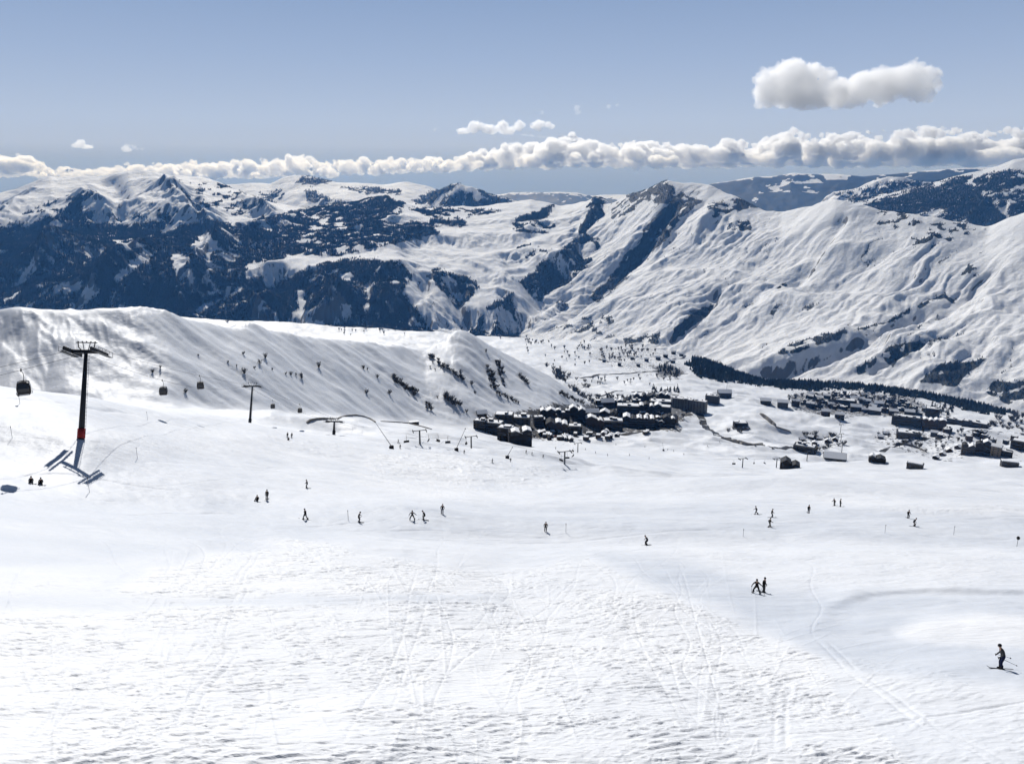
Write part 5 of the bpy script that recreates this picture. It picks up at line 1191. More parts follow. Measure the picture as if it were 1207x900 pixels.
VB = [
 (558, 572, 496.5, 506.5, 'dark', 'flat', 'dark long lodge wing at the village edge, its left end part', -.35), (570, 590, 499, 512, 'dark', 'flat', 'dark middle wing of the long lodge stepping down to the right', -.35), (586, 604, 505, 520, 'dark', 'flat', 'dark right wing of the long lodge beside the front block', -.3),
 (600, 627, 509, 524.5, 'dark', 'multi', 'dark gabled front block nearest the piste at the village edge', .1), (583, 604, 489.5, 496, 'stone', 'flat', 'low building with a wide snowy roof behind the long lodge', -.15), (603, 624, 493, 501, 'stone', 'flat', 'low wide building with a snowy roof behind the gabled front block', -.1),
 (563, 574, 487.5, 492, 'brown', 'gable', 'small snowy roofed house at the hill foot behind the long lodge', .2), (630, 641, 492, 504, 'dark', 'flat', 'dark block at the left end of the central village', .2), (637, 655, 484.5, 496, 'dark', 'multi', 'dark block behind the left end of the central village', .1),
 (643, 669, 500.5, 511, 'brown', 'multi', 'long front row with many small gables and vertical bays, left of centre in the village', .05), (666, 671.5, 484, 499, 'dark', 'flat', 'narrow dark tower block in the left part of the central village', 0), (671, 690, 483.5, 494, 'dark', 'multi', 'dark gabled block right of the narrow tower block', .1),
 (669, 686, 503, 512, 'dark', 'flat', 'dark low front block right of the long gabled row', 0), (702, 708, 472.5, 484, 'dark', 'flat', 'slim dark block at the back left of the central village', .1), (708, 724, 474, 482, 'brown', 'gable', 'brown house with a snowy gable behind the big dark hotel', .2), (722, 739, 473, 480, 'stone', 'multi', 'grey gabled houses row behind the big dark hotel at its left', -.1),
 (727, 753, 479, 492, 'dark', 'flat', 'big dark hotel, left half, in the middle of the village', .03), (753, 779, 478, 491.5, 'dark', 'multi', 'big dark hotel, right half with pale eaves, in the middle of the village', .03), (734, 772, 493, 504.5, 'dark', 'multi', 'long dark front hotel with a bumpy snowy roof below the big hotel', .04),
 (690, 712, 495, 506, 'brown', 'multi', 'brown front hotel left of the long dark one', .1), (711, 734, 497, 507.5, 'dark', 'flat', 'dark low front hotel just left of the long bumpy roofed one', .05), (690, 706, 486, 496, 'stone', 'gable', 'grey snowy gabled house in the second row at left of centre', .2), (706, 726, 486.5, 496.5, 'dark', 'multi', 'dark gabled block in the second row left of the big hotel', -.1),
 (781, 796, 493, 503.5, 'dark', 'multi', 'dark gabled hotel at the right end of the front row', .1), (774, 790, 480, 491, 'stone', 'flat', 'dark grey block at the right end of the big hotel', -.1), (792, 804, 470, 481, 'grey', 'flat', 'grey apartment block, leftmost of the row on the right side of the village', -.25), (803, 816, 471.5, 484.5, 'grey', 'flat', 'grey apartment block in the middle of the row on the right side of the village', -.25), (816, 830.5, 473.5, 487, 'grey', 'flat', 'grey apartment block at the right end of the row beside the winding road', -.3),
 (747, 762, 467, 473, 'brown', 'multi', 'brown gabled row at the top of the village, its left part', .1), (762, 776, 466.5, 473, 'stone', 'multi', 'gabled row at the top of the village, its middle part', 0), (776, 789, 466, 473, 'brown', 'multi', 'brown gabled row at the top of the village, its right part', -.1), (765, 792, 473.5, 480, 'stone', 'flat', 'long low grey block behind the right half of the big hotel', 0),
 (831, 847, 467, 476, 'stone', 'flat', 'dark grey low block right of the apartment row', -.1), (847, 862, 463, 469, 'dark', 'gable', 'dark gabled house on the rise right of the apartment row', .2), (894, 911, 471, 477.5, 'dark', 'gable', 'dark house with a hipped roof standing alone on the white rise', .1), (914, 931, 472.5, 481, 'stone', 'gable', 'wide grey house beside leafless trees on the rise', .1),
 (932, 944, 471, 479, 'brown', 'gable', 'brown house among dark trees, left of the right hand village', .2), (948, 961, 474, 481, 'dark', 'gable', 'dark house among dark trees in the right hand village', -.2), (966, 980, 483, 491, 'brown', 'gable', 'brown house low in the right hand village beside the white slope', .15), (982, 997, 487, 494, 'dark', 'gable', 'dark house at the top of the white ski tongue', .1), (983, 1008, 472, 480, 'dark', 'flat', 'long dark row house in the right hand village', .05),
 (866, 881, 499, 503, 'dark', 'flat', 'dark flat roofed shed on the slope above the winding road', .25), (935, 960, 527, 533, 'dark', 'flat', 'long low dark building at the bend of the lower road', -.15), (972, 996, 540, 543.5, 'stone', 'gable', 'building with a broad white snow roof left of the ski tongue', .1), (920, 942, 547.5, 552.5, 'dark', 'multi', 'dark long base building by the chairlift towers', .05), (1025, 1043, 540.5, 545, 'dark', 'multi', 'dark house with snow on its roof right of the ski tongue', .1),
 (1069, 1086, 548.5, 552.5, 'stone', 'flat', 'low flat hut half buried in snow on the right', -.1), (1052, 1084, 492, 502, 'dark', 'flat', 'wide dark hotel with a snowy terrace in the right hand village', .03), (1091, 1106, 482, 493, 'dark', 'flat', 'tall dark block behind the wide hotel in the right hand village', .05), (1088, 1113, 496, 507, 'brown', 'multi', 'brown gabled hotel right of the wide dark hotel', .1), (1095, 1106, 508, 515, 'stone', 'gable', 'small grey house under the brown gabled hotel', 0),
 (1058, 1083, 511, 517, 'stone', 'flat', 'flat roofed hall in front of the wide dark hotel', .1), (1108, 1135, 494, 500, 'dark', 'flat', 'long low dark row right of the tall block, left part', -.2), (1135, 1161, 498, 504, 'dark', 'flat', 'long low dark row right of the tall block, right part', -.2), (1134, 1150, 526, 536, 'stone', 'multi', 'grey gabled end of the large complex near the right edge', .1), (1150, 1166, 524, 537, 'dark', 'multi', 'dark middle of the large complex with white roof patches near the right edge', .1), (1165, 1180, 523, 538, 'tan', 'gable', 'tan gable ended wing of the large complex near the right edge', -.2),
 (1180, 1192, 532.5, 538.5, 'dark', 'flat', 'dark garage block right of the tan wing', 0), (1192, 1215, 521.5, 531, 'dark', 'flat', 'dark block cut by the right edge of the photo', -.1), (1182, 1199, 546, 550.5, 'stone', 'flat', 'dark flat roofed hut alone on the snow near the right edge', .2),
 (1000, 1014, 468, 474, 'brown', 'gable', 'brown chalet in the upper row of the right hand village, left', .1), (1014, 1028, 471, 477, 'dark', 'gable', 'dark chalet in the upper row of the right hand village, middle', 0), (1028, 1044, 474, 481, 'brown', 'gable', 'brown chalet in the upper row of the right hand village, right', .1), (1000, 1018, 478, 485, 'stone', 'gable', 'grey chalet in the second row of the right hand village', .15), (1020, 1040, 482, 489, 'dark', 'gable', 'dark chalet in the second row of the right hand village', -.1), (1046, 1060, 483, 490, 'brown', 'gable', 'brown chalet above the wide dark hotel', .1), (1064, 1080, 484, 490, 'dark', 'gable', 'dark chalet directly behind the wide dark hotel', .1),
 (950, 962, 463, 468, 'stone', 'gable', 'grey chalet below the dark wood rim', .1), (968, 980, 465, 470, 'dark', 'gable', 'dark chalet below the dark wood rim', -.1),
]
for b in VB:
    b = list(b)
    if b[0] > 890 and b[5] == 'gable' and b[1] - b[0] < 22: c_ = (b[0] + b[1]) / 2; hw = (b[1] - b[0]) * .34; b[0], b[1], b[2] = c_ - hw, c_ + hw, b[3] - (b[3] - b[2]) * .8
    building(*b)
fills = [('small dark block packed among the hotels of the central village', 'small blocks packed among the hotels', [(632, 508), (686, 486), (690, 508), (780, 508), (795, 498), (782, 474), (705, 478), (640, 490)], 30, (6, 12), (4, 8)),
         ('small dark house packed in the rows of the right hand village', 'small houses of the right hand village', [(936, 474), (960, 466), (1010, 464), (1060, 474), (1100, 488), (1090, 498), (1050, 486), (1000, 488), (960, 484)], 70, (3.5, 9), (2.5, 5)),
         ('small dark building behind the big complex near the right edge', 'small buildings behind the complex', [(1110, 505), (1140, 512), (1200, 518), (1200, 526), (1130, 524), (1100, 514)], 12, (5, 10), (3, 6)),
         ('small hut or stall on the busy snow before the front row of hotels', 'huts before the front row', [(608, 520), (640, 510), (700, 511), (760, 508), (770, 512), (700, 521), (640, 524)], 24, (3, 6), (2, 3.4))]
for lab, gr, poly, n_, (wa, wb), (ha, hb_) in fills:
    Pq = np.array(poly); k = 0
    while k < n_:
        x, y = rng.uniform(Pq[:, 0].min(), Pq[:, 0].max()), rng.uniform(Pq[:, 1].min(), Pq[:, 1].max())
        if not in_poly(np.array([x]), np.array([y]), poly)[0]: continue
        w_, h_ = rng.uniform(wa, wb), rng.uniform(ha, hb_); building(x - w_ / 2, x + w_ / 2, y - h_, y, ['dark', 'brown', 'stone', 'dark'][k % 4], ['gable', 'flat', 'flat', 'multi'][int(rng.integers(0, 4))], lab, None, None, 'building', 'building', gr, wins=w_ > 8, snow=.4); k += 1
extra = [(776, 424, 5), (784, 421, 5), (794, 417.5, 5), (803, 420, 5), (762, 426, 5), (745, 424, 4), (820, 419, 4), (832, 421, 5), (752, 432, 4), (712, 427, 4), (845, 424, 5), (730, 431, 4), (793, 428, 5)]
for x, y, w in extra:
    building(x - w / 2, x + w / 2, y - 3, y, ['brown', 'dark', 'stone'][int(x) % 3], 'gable', 'tiny snow roofed house scattered among the bushes by the plateau road', None, 8, 'house', 'house', 'tiny houses by the plateau road', wins=False)
extra = [(946, 520), (955, 517), (966, 519), (975, 522), (984, 520), (960, 524), (1045, 513), (1038, 517), (1110, 537), (1119, 533), (1102, 541), (1128, 529), (695, 514), (705, 516.5), (716, 518), (690, 519), (648, 516), (660, 519)]
for x, y in extra:
    building(x - 3, x + 3, y - 2.6, y, ['brown', 'dark', 'stone'][int(x) % 3], 'gable' if x > 900 else 'flat', 'little dark hut with a snow covered roof between the village lots', None, 6, 'hut', 'hut', 'little huts between the lots', wins=False, snow=.5)
wall_strip('earth_bank', arc([(896, 488), (902, 493), (909, 499), (914, 502)]), 1.5, 5, EARTH, 'dark steep earth bank on the white rise right of the winding road', 'bank', 1.5)
wall_strip('earth_bank', arc([(850, 516), (862, 520), (875, 523.5), (890, 525)]), 1, 2.5, EARTH, 'dark cut bank along the uphill side of the winding road', 'bank', 1.0)
wall_strip('earth_bank', arc([(914, 503), (922, 506), (932, 509)]), .6, 2, EARTH, 'low dark bank edge at the foot of the white rise', 'bank', .8)
wall_strip('earth_bank', arc([(1052, 524), (1062, 523), (1072, 525), (1084, 529), (1092, 533)]), .6, 2.2, EARTH, 'thin dark curved bank edge on the snow below the wide dark hotel', 'bank', .8)
wall_strip('earth_bank', arc([(866, 505), (876, 507), (884, 505)]), .5, 2.5, EARTH, 'dark bank under the flat roofed shed above the winding road', 'bank', 1.0)
# parked cars
CARC = [simple('car_paint', c, .3) for c in ((.02, .02, .022), (.25, .25, .26), (.45, .45, .45), (.12, .02, .02), (.03, .05, .1))]
def car(mat):
    rt = empty('parked_car', (0, 0, 0))
    mb = MB(); mb.box((0, 0, .62), (4.4, 1.8, .62), None, 0, .97); mb.box((-.2, 0, 1.2), (2.4, 1.6, .56), None, 0, .78); mb.build('body', mat, rt, bevel=.1)
    MB().box((-.2, 0, 1.2), (2.2, 1.64, .34), None, 0, .86).build('windows', GLASS, rt)
    for sx in (-1.35, 1.35):
        for sy in (-.85, .85): MB().tube([(sx, sy - .1, .33), (sx, sy + .1, .33)], .33, 10).build('wheel', RUBBER, rt)
    return rt
cars = [car(m_) for m_ in CARC]; used = set()
spots = [(694 + 3.2 * i, 513.5 - .12 * i, 'parked car in the row along the village front road', 'cars along the village front road') for i in range(9)] + [(640 + 3.6 * i, 514.6, 'parked car on the lot before the long gabled row', 'cars on the lot before the gabled row') for i in range(7)] + [(1064 + 4 * i, 519.5 - .5 * i, 'parked car on the road below the wide dark hotel', 'cars below the wide dark hotel') for i in range(6)]
for i, (x, y, lab, gr) in enumerate(spots):
    k = int(rng.integers(0, 5)); c = cars[k] if k not in used else copy_tree(cars[k]); used.add(k)
    p = on_ground(x, y); c.location = p + Vector((0, 0, .05)); c.rotation_euler = (0, 0, rng.uniform(-.2, .2) + (1.57 if i % 2 else .1)); tag(c, lab, 'car', gr)
for k in range(5):
    if k not in used:
        for ch in list(cars[k].children): bpy.data.objects.remove(ch)
        bpy.data.objects.remove(cars[k])
print('village', time.time() - T0)
# ------------------------------------------------------------------ shrubs and trees
BARK = tree_mat('shrub_twigs', (.06, .058, .06)); CONI = tree_mat('dark_needles', (.028, .033, .034))
def shrub_mesh(seed, kind):
    r = np.random.default_rng(seed); v = []; f = []; tint = []
    def tri(p, q, w, t):
        d = np.array(q) - np.array(p); s_ = np.cross(d, r.normal(size=3)); s_ = s_ / (np.linalg.norm(s_) + 1e-6) * w
        n = len(v); v.extend([tuple(p - s_), tuple(p + s_), tuple(q)]); f.append((n, n + 1, n + 2)); tint.extend([t] * 3)
    if kind == 'bush':                                     # many stems fanning out of one stool, fine twigs
        for k in range(16):
            a = r.uniform(0, 6.28); lean = r.uniform(.1, .6); p = np.array([math.cos(a), math.sin(a), 0]) * .08
            q = p + np.array([math.cos(a) * lean, math.sin(a) * lean, r.uniform(.6, 1.0)]); tri(p, q, .035, r.random())
            for m_ in range(9):
                t = r.uniform(.25, 1); b = p + (q - p) * t; e = b + r.normal(size=3) * .15 + np.array([0, 0, .13]); tri(b, e, .05, r.random())
    elif kind == 'tree':
        tri(np.array([-.03, 0, -.1]), np.array([0, 0, .9]), .035, .3); tri(np.array([0, -.03, -.1]), np.array([0, 0, .9]), .035, .3)
        for k in range(34):
            z = r.uniform(.22, .85); a = r.uniform(0, 6.28); L = .36 * math.sin((z - .1) * 3.0) * r.uniform(.6, 1.1)
            b = np.array([0, 0, z]); e = b + np.array([math.cos(a) * L, math.sin(a) * L, L * .7]); tri(b, e, .03, r.random())
            for m_ in range(6):
                b2 = b + (e - b) * r.uniform(.4, 1); tri(b2, b2 + r.normal(size=3) * .09 + np.array([0, 0, .06]), .04, r.random())
    else:                                                  # conifer
        tri(np.array([-.02, 0, -.1]), np.array([0, 0, 1]), .03, .2)
        for k in range(60):
            z = r.uniform(.08, .95); a = r.uniform(0, 6.28); L = (1 - z) * .30 * r.uniform(.7, 1.1) + .02
            b = np.array([0, 0, z + .04]); tri(b, np.array([math.cos(a) * L, math.sin(a) * L, z - .04]), .07 * (1.1 - z) + .015, r.random())
    me = bpy.data.meshes.new({'bush': 'shrub', 'tree': 'bare_tree', 'fir': 'fir_tree'}[kind]); me.from_pydata(v, [], f)
    at = me.attributes.new('tint', 'FLOAT', 'POINT'); at.data.foreach_set('value', np.array(tint, np.float32)); me.materials.append(CONI if kind == 'fir' else BARK); return me
SH = {k: [shrub_mesh(100 * i + s_, k) for s_ in range(5)] for i, k in enumerate(('bush', 'tree', 'fir'))}
def plant(x, y, hpx, kind, label, group, cat, hmin=1.2, wide=1.0, rmin=0):
    p = on_ground(x, y, rmin); h = max(hmin, .85 * hpx * px_m(p)); me = SH[kind][int(rng.integers(0, 5))]
    o = bpy.data.objects.new(me.name.split('.')[0], me); COL.objects.link(o); o.location = p - Vector((0, 0, .1)); w = h * wide * rng.uniform(.8, 1.25); o.scale = (w, w, h); o.rotation_euler = (0, 0, rng.uniform(0, 6.28)); tag(o, label, cat, group); return o
def strip(a, b, n, wid, hpx, label, group, kind='bush', wide=1.1):
    for k in range(n):
        t = (k + rng.random()) / n; x = a[0] + (b[0] - a[0]) * t; y = a[1] + (b[1] - a[1]) * t
        plant(x + rng.normal() * wid * .5, y + rng.normal() * wid * .5, hpx * rng.uniform(.7, 1.25), kind, label, group, 'shrub', wide=wide)
strip((463, 446), (491, 464), 24, 3.2, 5.5, 'dark bush in the thick slanting thicket left of the hill nose', 'bushes of the thicket left of the hill nose')
strip((505, 419), (548, 450), 24, 2.4, 5.0, 'dark bush in the long slanting row under the hill nose', 'bushes of the slanting row under the hill nose')
strip((521, 466), (543, 479), 20, 3.4, 5.5, 'dark bush in the dense clump near the hill foot', 'bushes of the clump near the hill foot')
strip((504, 477), (509, 483), 5, 2.2, 6, 'dark bush in the small knot left of the hill foot clump', 'bushes left of the hill foot clump')
strip((577, 434), (583, 459), 24, 4.0, 5.0, 'dark bush in the tall patch on the face of the hill nose', 'bushes of the tall patch on the hill nose')
strip((586, 426), (592, 442), 12, 3.0, 5.0, 'dark bush in the short patch right of the tall one on the hill nose', 'bushes of the short patch on the hill nose')
strip((593, 448), (595, 454), 4, 1.5, 5.0, 'dark bush in the knot under the short patch', 'bushes under the short patch')
strip((614, 444), (622, 452), 8, 2.6, 5.0, 'grey bush in the forked clump on the right flank of the hill nose', 'bushes of the forked clump')
strip((586, 462), (611, 476), 13, 1.8, 4.5, 'dark bush in the thin line low on the hill nose', 'bushes of the thin line low on the hill nose')
strip((652, 440), (665, 448), 12, 2.4, 6, 'dark bush on the right ridge of the hill nose where it meets the plateau', 'bushes on the right ridge of the hill nose')
strip((672, 458), (701, 475), 24, 2.8, 5, 'dark bush in the row down the ridge to the central village', 'bushes down the ridge to the village')
strip((657, 463), (688, 476), 20, 1.8, 4.5, 'dark bush in the lower row along the ridge above the village', 'bushes of the lower row above the village')
for x, y, h, lab in [(428.6, 434.5, 6, 'lone dark bush with a companion high on the middle of the hill'), (433, 436, 4, 'small bush right of a bigger one high on the middle of the hill'), (445, 445, 5, 'lone bush above the thick thicket on the hill'), (432, 463.5, 6, 'lone bush low on the hill left of the thin leaning one'), (459.5, 464, 7, 'thin leaning bush low on the hill'), (516, 469, 4, 'bush just left of the dense foot clump'),
                     (507, 433, 3, 'tiny bush under the slanting row'), (513, 436, 3, 'second tiny bush under the slanting row'), (543, 441, 7, 'large bush above the end of the slanting row'), (556, 453, 6, 'lone bush right below the slanting row'), (560, 463.5, 4, 'small bush on the lower hill right of the slanting row'), (573, 415, 5, 'lone dark bush near the top right of the hill nose'), (550, 486, 5, 'dark bush at the hill foot before the village'),
                     (234, 419, 3, 'tiny bush high on the left hill above the two cabins'), (287, 417.5, 5, 'bush near the top of the left hill'), (269, 427, 3, 'small bush, left one of a short row high on the hill'), (279, 432, 3.5, 'small bush, middle of a short row high on the hill'), (288, 440, 8, 'upright dark bush above the second gondola tower'), (189, 434, 5, 'grey bush above the left one of the paired cabins'), (180, 439, 5, 'grey bush left of the one above the cabins'), (219, 463, 7, 'dark bush between the two paired cabins'),
                     (300, 434, 4, 'small bush right of the upright one above the second tower'), (307, 429, 7, 'dark upright bush right of the hill middle, lower of two'), (313, 422, 7, 'dark bush upper of two on the hill'), (321, 436, 3.5, 'faint bush on the hill below two dark ones'), (337, 441, 4, 'bush at the left end of a short row on the hill'), (343, 442, 5, 'bush second from left in a short row on the hill'), (349, 442, 3.5, 'faint bush third in a short row on the hill'), (356, 446, 9, 'tall dark bush at the right end of a short row on the hill'), (376, 433, 8, 'lone grey bush on the open middle of the hill'), (268, 380, 4, 'dark bush poking over the hill crest notch')]:
    plant(x, y, h, 'bush', lab, None, 'shrub', wide=.9)
# plateau trees
def scatter(poly, n, h0, h1, kind, label, group, cat, wide=1.0):
    P_ = np.array(poly); k = 0; tries = 0
    while k < n and tries < n * 40:
        tries += 1; x = rng.uniform(P_[:, 0].min(), P_[:, 0].max()); y = rng.uniform(P_[:, 1].min(), P_[:, 1].max())
        if in_poly(np.array([x]), np.array([y]), poly)[0]: plant(x, y, 1.25 * rng.uniform(h0, h1), kind, label, group, cat, 2.0, wide); k += 1
scatter([(578, 396), (640, 397), (700, 400), (700, 432), (660, 438), (610, 410)], 34, 2.2, 4.0, 'tree', 'small dark tree dotted alone over the white plateau behind the hill', 'lone trees on the white plateau', 'tree')
scatter([(620, 401), (650, 403), (652, 407), (622, 405)], 16, 1.8, 3, 'tree', 'small dark tree in the thin line across the far plateau', 'trees of the thin line on the far plateau', 'tree')
scatter([(678, 408), (696, 408), (696, 413), (678, 413)], 14, 2, 3.4, 'tree', 'grey tree in the small round copse on the plateau', 'trees of the round copse', 'tree')
scatter([(704, 413), (730, 408), (768, 408), (775, 416), (760, 426), (735, 428), (712, 426)], 66, 2.5, 4.5, 'tree', 'dark tree among the houses on the middle of the plateau', 'trees among the plateau houses', 'tree')
scatter([(772, 436), (780, 431), (796, 433), (803, 440), (798, 445), (780, 443)], 52, 3.5, 5.5, 'fir', 'dark fir in the dense copse by the plateau road', 'firs of the copse by the plateau road', 'tree', 1.4)
scatter([(690, 447), (780, 442), (810, 450), (790, 456), (700, 456)], 22, 2.5, 4.5, 'tree', 'dark tree on the white strip between plateau road and village', 'trees on the strip above the village', 'tree')
scatter([(766, 458), (800, 459), (802, 464), (768, 464)], 24, 4, 7, 'fir', 'dark tree behind the gabled row at the top of the village', 'trees behind the gabled row', 'tree', 1.3)
scatter([(700, 470), (745, 468), (745, 476), (700, 478)], 20, 4, 7, 'tree', 'bare dark tree between the back houses of the village', 'trees between the back houses', 'tree', 1.2)
scatter([(395, 386), (478, 386), (478, 395), (400, 396)], 26, 2, 4.0, 'tree', 'grey tree on the sunlit shelf seen over the hill saddle', 'trees on the shelf over the saddle', 'tree')
scatter([(930, 468), (1000, 464), (1060, 470), (1090, 484), (1030, 486), (960, 484), (930, 480)], 90, 3.5, 7.5, 'tree', 'bare dark tree among the chalets of the right hand village', 'trees among the right hand chalets', 'tree', 1.1)
scatter([(1085, 478), (1125, 482), (1120, 492), (1088, 488)], 26, 5, 10, 'fir', 'tall dark fir around the tall block of the right hand village', 'firs by the tall block', 'tree', 1.1)
scatter([(1160, 492), (1207, 488), (1207, 508), (1165, 504)], 26, 3, 6, 'bush', 'grey round bush on the snow above the right edge lots', 'bushes above the right edge lots', 'shrub', 1.2)
scatter([(925, 450), (1080, 462), (1140, 484), (1100, 480), (1000, 466)], 30, 2.5, 5, 'fir', 'dark fir on the white strip under the wood rim', 'firs under the wood rim', 'tree', 1.2)
scatter([(850, 505), (880, 500), (880, 512), (862, 514)], 10, 3, 5, 'bush', 'grey bush on the slope beside the winding road', 'bushes beside the winding road', 'shrub')
scatter([(600, 500), (640, 482), (700, 474), (790, 464), (830, 480), (795, 506), (690, 512), (620, 518)], 60, 3.5, 6.5, 'tree', 'bare dark tree standing between the blocks of the central village', 'trees between the central blocks', 'tree', 1.2)
scatter([(935, 512), (990, 510), (1000, 532), (945, 532)], 26, 2.5, 5, 'bush', 'dark bush on the rubbly ground by the lower road bend', 'bushes by the lower road bend', 'shrub', 1.4)
scatter([(1040, 503), (1130, 503), (1150, 520), (1110, 540), (1030, 522)], 34, 3, 6, 'tree', 'bare tree around the hall and huts below the wide dark hotel', 'trees below the wide dark hotel', 'tree', 1.2)
scatter([(640, 430), (690, 446), (700, 460), (668, 452)], 16, 3, 5, 'bush', 'dark bush where the hill ridge runs out onto the plateau', 'bushes at the ridge end', 'shrub', 1.2)
# dark wood along the plateau rim: reads as one mass
def wood_mask(polys, seed):
    x, y = near.xy(); n = fbm(near.X / 40, near.Y / 40, 3, seed); f = np.zeros(x.shape); sel = near.R > 1500
    for poly in polys:
        f[sel] = np.maximum(f[sel], sstep(-3.5, 3.0, dist_poly(x[sel] + 6 * n[sel], y[sel] + 2.2 * n[sel], poly)))
    return f
WM = (.35 + .65 * sstep(-.25, .2, fbm(near.X / 35, near.Y / 35, 3, 78))) * wood_mask([[(900, 452), (918, 444), (932, 441), (950, 442), (970, 443), (1017, 447), (1067, 451), (1105, 457), (1125, 462), (1145, 470), (1167, 479), (1190, 485), (1190, 488), (1160, 487), (1140, 484), (1117, 477), (1080, 468), (1055, 467), (1020, 461), (980, 458), (950, 460), (920, 458)],
                [(808, 432), (816, 424), (826, 420), (842, 418), (860, 422), (876, 433), (892, 445), (905, 455), (890, 455), (868, 450), (846, 450), (824, 445), (816, 438)]], 77)
o = grow('rim_wood', near, WM, 1 / 40., 5, 20); o['label'] = 'dark dense wood along the plateau rim below the right hand mountain'; o['category'] = 'forest'
print('plants', time.time() - T0)
# ------------------------------------------------------------------ people on skis and snowboards
def cloth(name, c): return simple(name, c, .85, 0, .2, 12)
SKIN = simple('skin', (.45, .27, .19), .6, 0, .08, 8)
JK = {'black': cloth('black_cloth', (.012, .012, .014)), 'grey': cloth('grey_cloth', (.06, .062, .066)), 'navy': cloth('navy_cloth', (.012, .018, .055)), 'brown': cloth('brown_cloth', (.05, .03, .02)), 'red': cloth('dark_red_cloth', (.10, .012, .014)), 'olive': cloth('olive_cloth', (.04, .042, .025))}
SKI = simple('ski_top', (.03, .03, .035), .35); BOOT = simple('ski_boot', (.02, .02, .022), .5); GOG = simple('goggle_lens', (.03, .02, .01), .1); SEATP = simple('wax_base', (.05, .05, .06), .4)
POSES = {
 'upright': dict(pel=(0, -.08, .95), sp=(0, -.04, 1.14), ch=(0, .05, 1.37), nk=(0, .12, 1.51), hd=(0, .17, 1.59), ht=(0, .22, 1.72), hip=.09, kn=[(-.09, .06, .53), (.09, .07, .53)], an=[(-.09, .0, .12), (.09, .03, .12)], el=[(-.30, .04, 1.14), (.30, .0, 1.14)], wr=[(-.30, .26, .98), (.30, .20, .97)]),
 'ski': dict(pel=(0, -.10, .90), sp=(0, -.05, 1.10), ch=(0, .05, 1.33), nk=(0, .11, 1.47), hd=(0, .14, 1.56), ht=(0, .16, 1.70), hip=.10, kn=[(-.14, .14, .50), (.14, .14, .50)], an=[(-.13, .0, .12), (.13, .0, .12)], el=[(-.33, .02, 1.10), (.33, .02, 1.10)], wr=[(-.30, .27, 1.02), (.30, .27, 1.02)]),
 'glide': dict(pel=(0, -.16, .86), sp=(0, -.07, 1.05), ch=(0, .10, 1.26), nk=(0, .20, 1.38), hd=(0, .25, 1.46), ht=(0, .30, 1.59), hip=.10, kn=[(-.13, .16, .50), (.13, .20, .48)], an=[(-.12, -.02, .12), (.12, .06, .12)], el=[(-.32, -.05, 1.06), (.32, -.05, 1.06)], wr=[(-.34, .17, .90), (.34, .17, .90)]),
 'stand': dict(pel=(0, -.02, .96), sp=(0, -.02, 1.15), ch=(0, .0, 1.38), nk=(0, .03, 1.53), hd=(0, .05, 1.62), ht=(0, .06, 1.76), hip=.10, kn=[(-.12, .04, .53), (.12, .04, .53)], an=[(-.13, .0, .12), (.13, .0, .12)], el=[(-.27, -.03, 1.14), (.27, -.03, 1.14)], wr=[(-.26, .12, .93), (.26, .12, .93)]),
 'stride': dict(pel=(0, -.02, .91), sp=(0, .0, 1.10), ch=(0, .06, 1.33), nk=(0, .10, 1.48), hd=(0, .13, 1.57), ht=(0, .15, 1.71), hip=.10, kn=[(-.16, .24, .52), (.14, -.04, .50)], an=[(-.15, .30, .12), (.15, -.34, .12)], el=[(-.32, -.10, 1.12), (.33, .12, 1.12)], wr=[(-.33, .02, .92), (.34, .36, 1.04)]),
 'wide': dict(pel=(0, -.08, .84), sp=(0, -.04, 1.04), ch=(0, .05, 1.27), nk=(0, .10, 1.41), hd=(0, .13, 1.50), ht=(0, .15, 1.64), hip=.12, kn=[(-.30, .10, .48), (.30, .10, .48)], an=[(-.38, .0, .12), (.38, .0, .12)], el=[(-.42, .0, 1.10), (.40, .02, 1.08)], wr=[(-.60, .12, 1.04), (.48, .22, .92)]),
 'sit': dict(pel=(0, -.1, .17), sp=(0, -.14, .36), ch=(0, -.10, .60), nk=(0, -.04, .74), hd=(0, -.0, .83), ht=(0, .03, .97), hip=.11, kn=[(-.20, .26, .46), (.20, .26, .46)], an=[(-.24, .52, .14), (.24, .52, .14)], el=[(-.30, .02, .38), (.30, .02, .38)], wr=[(-.22, .24, .40), (.22, .24, .40)]),
}
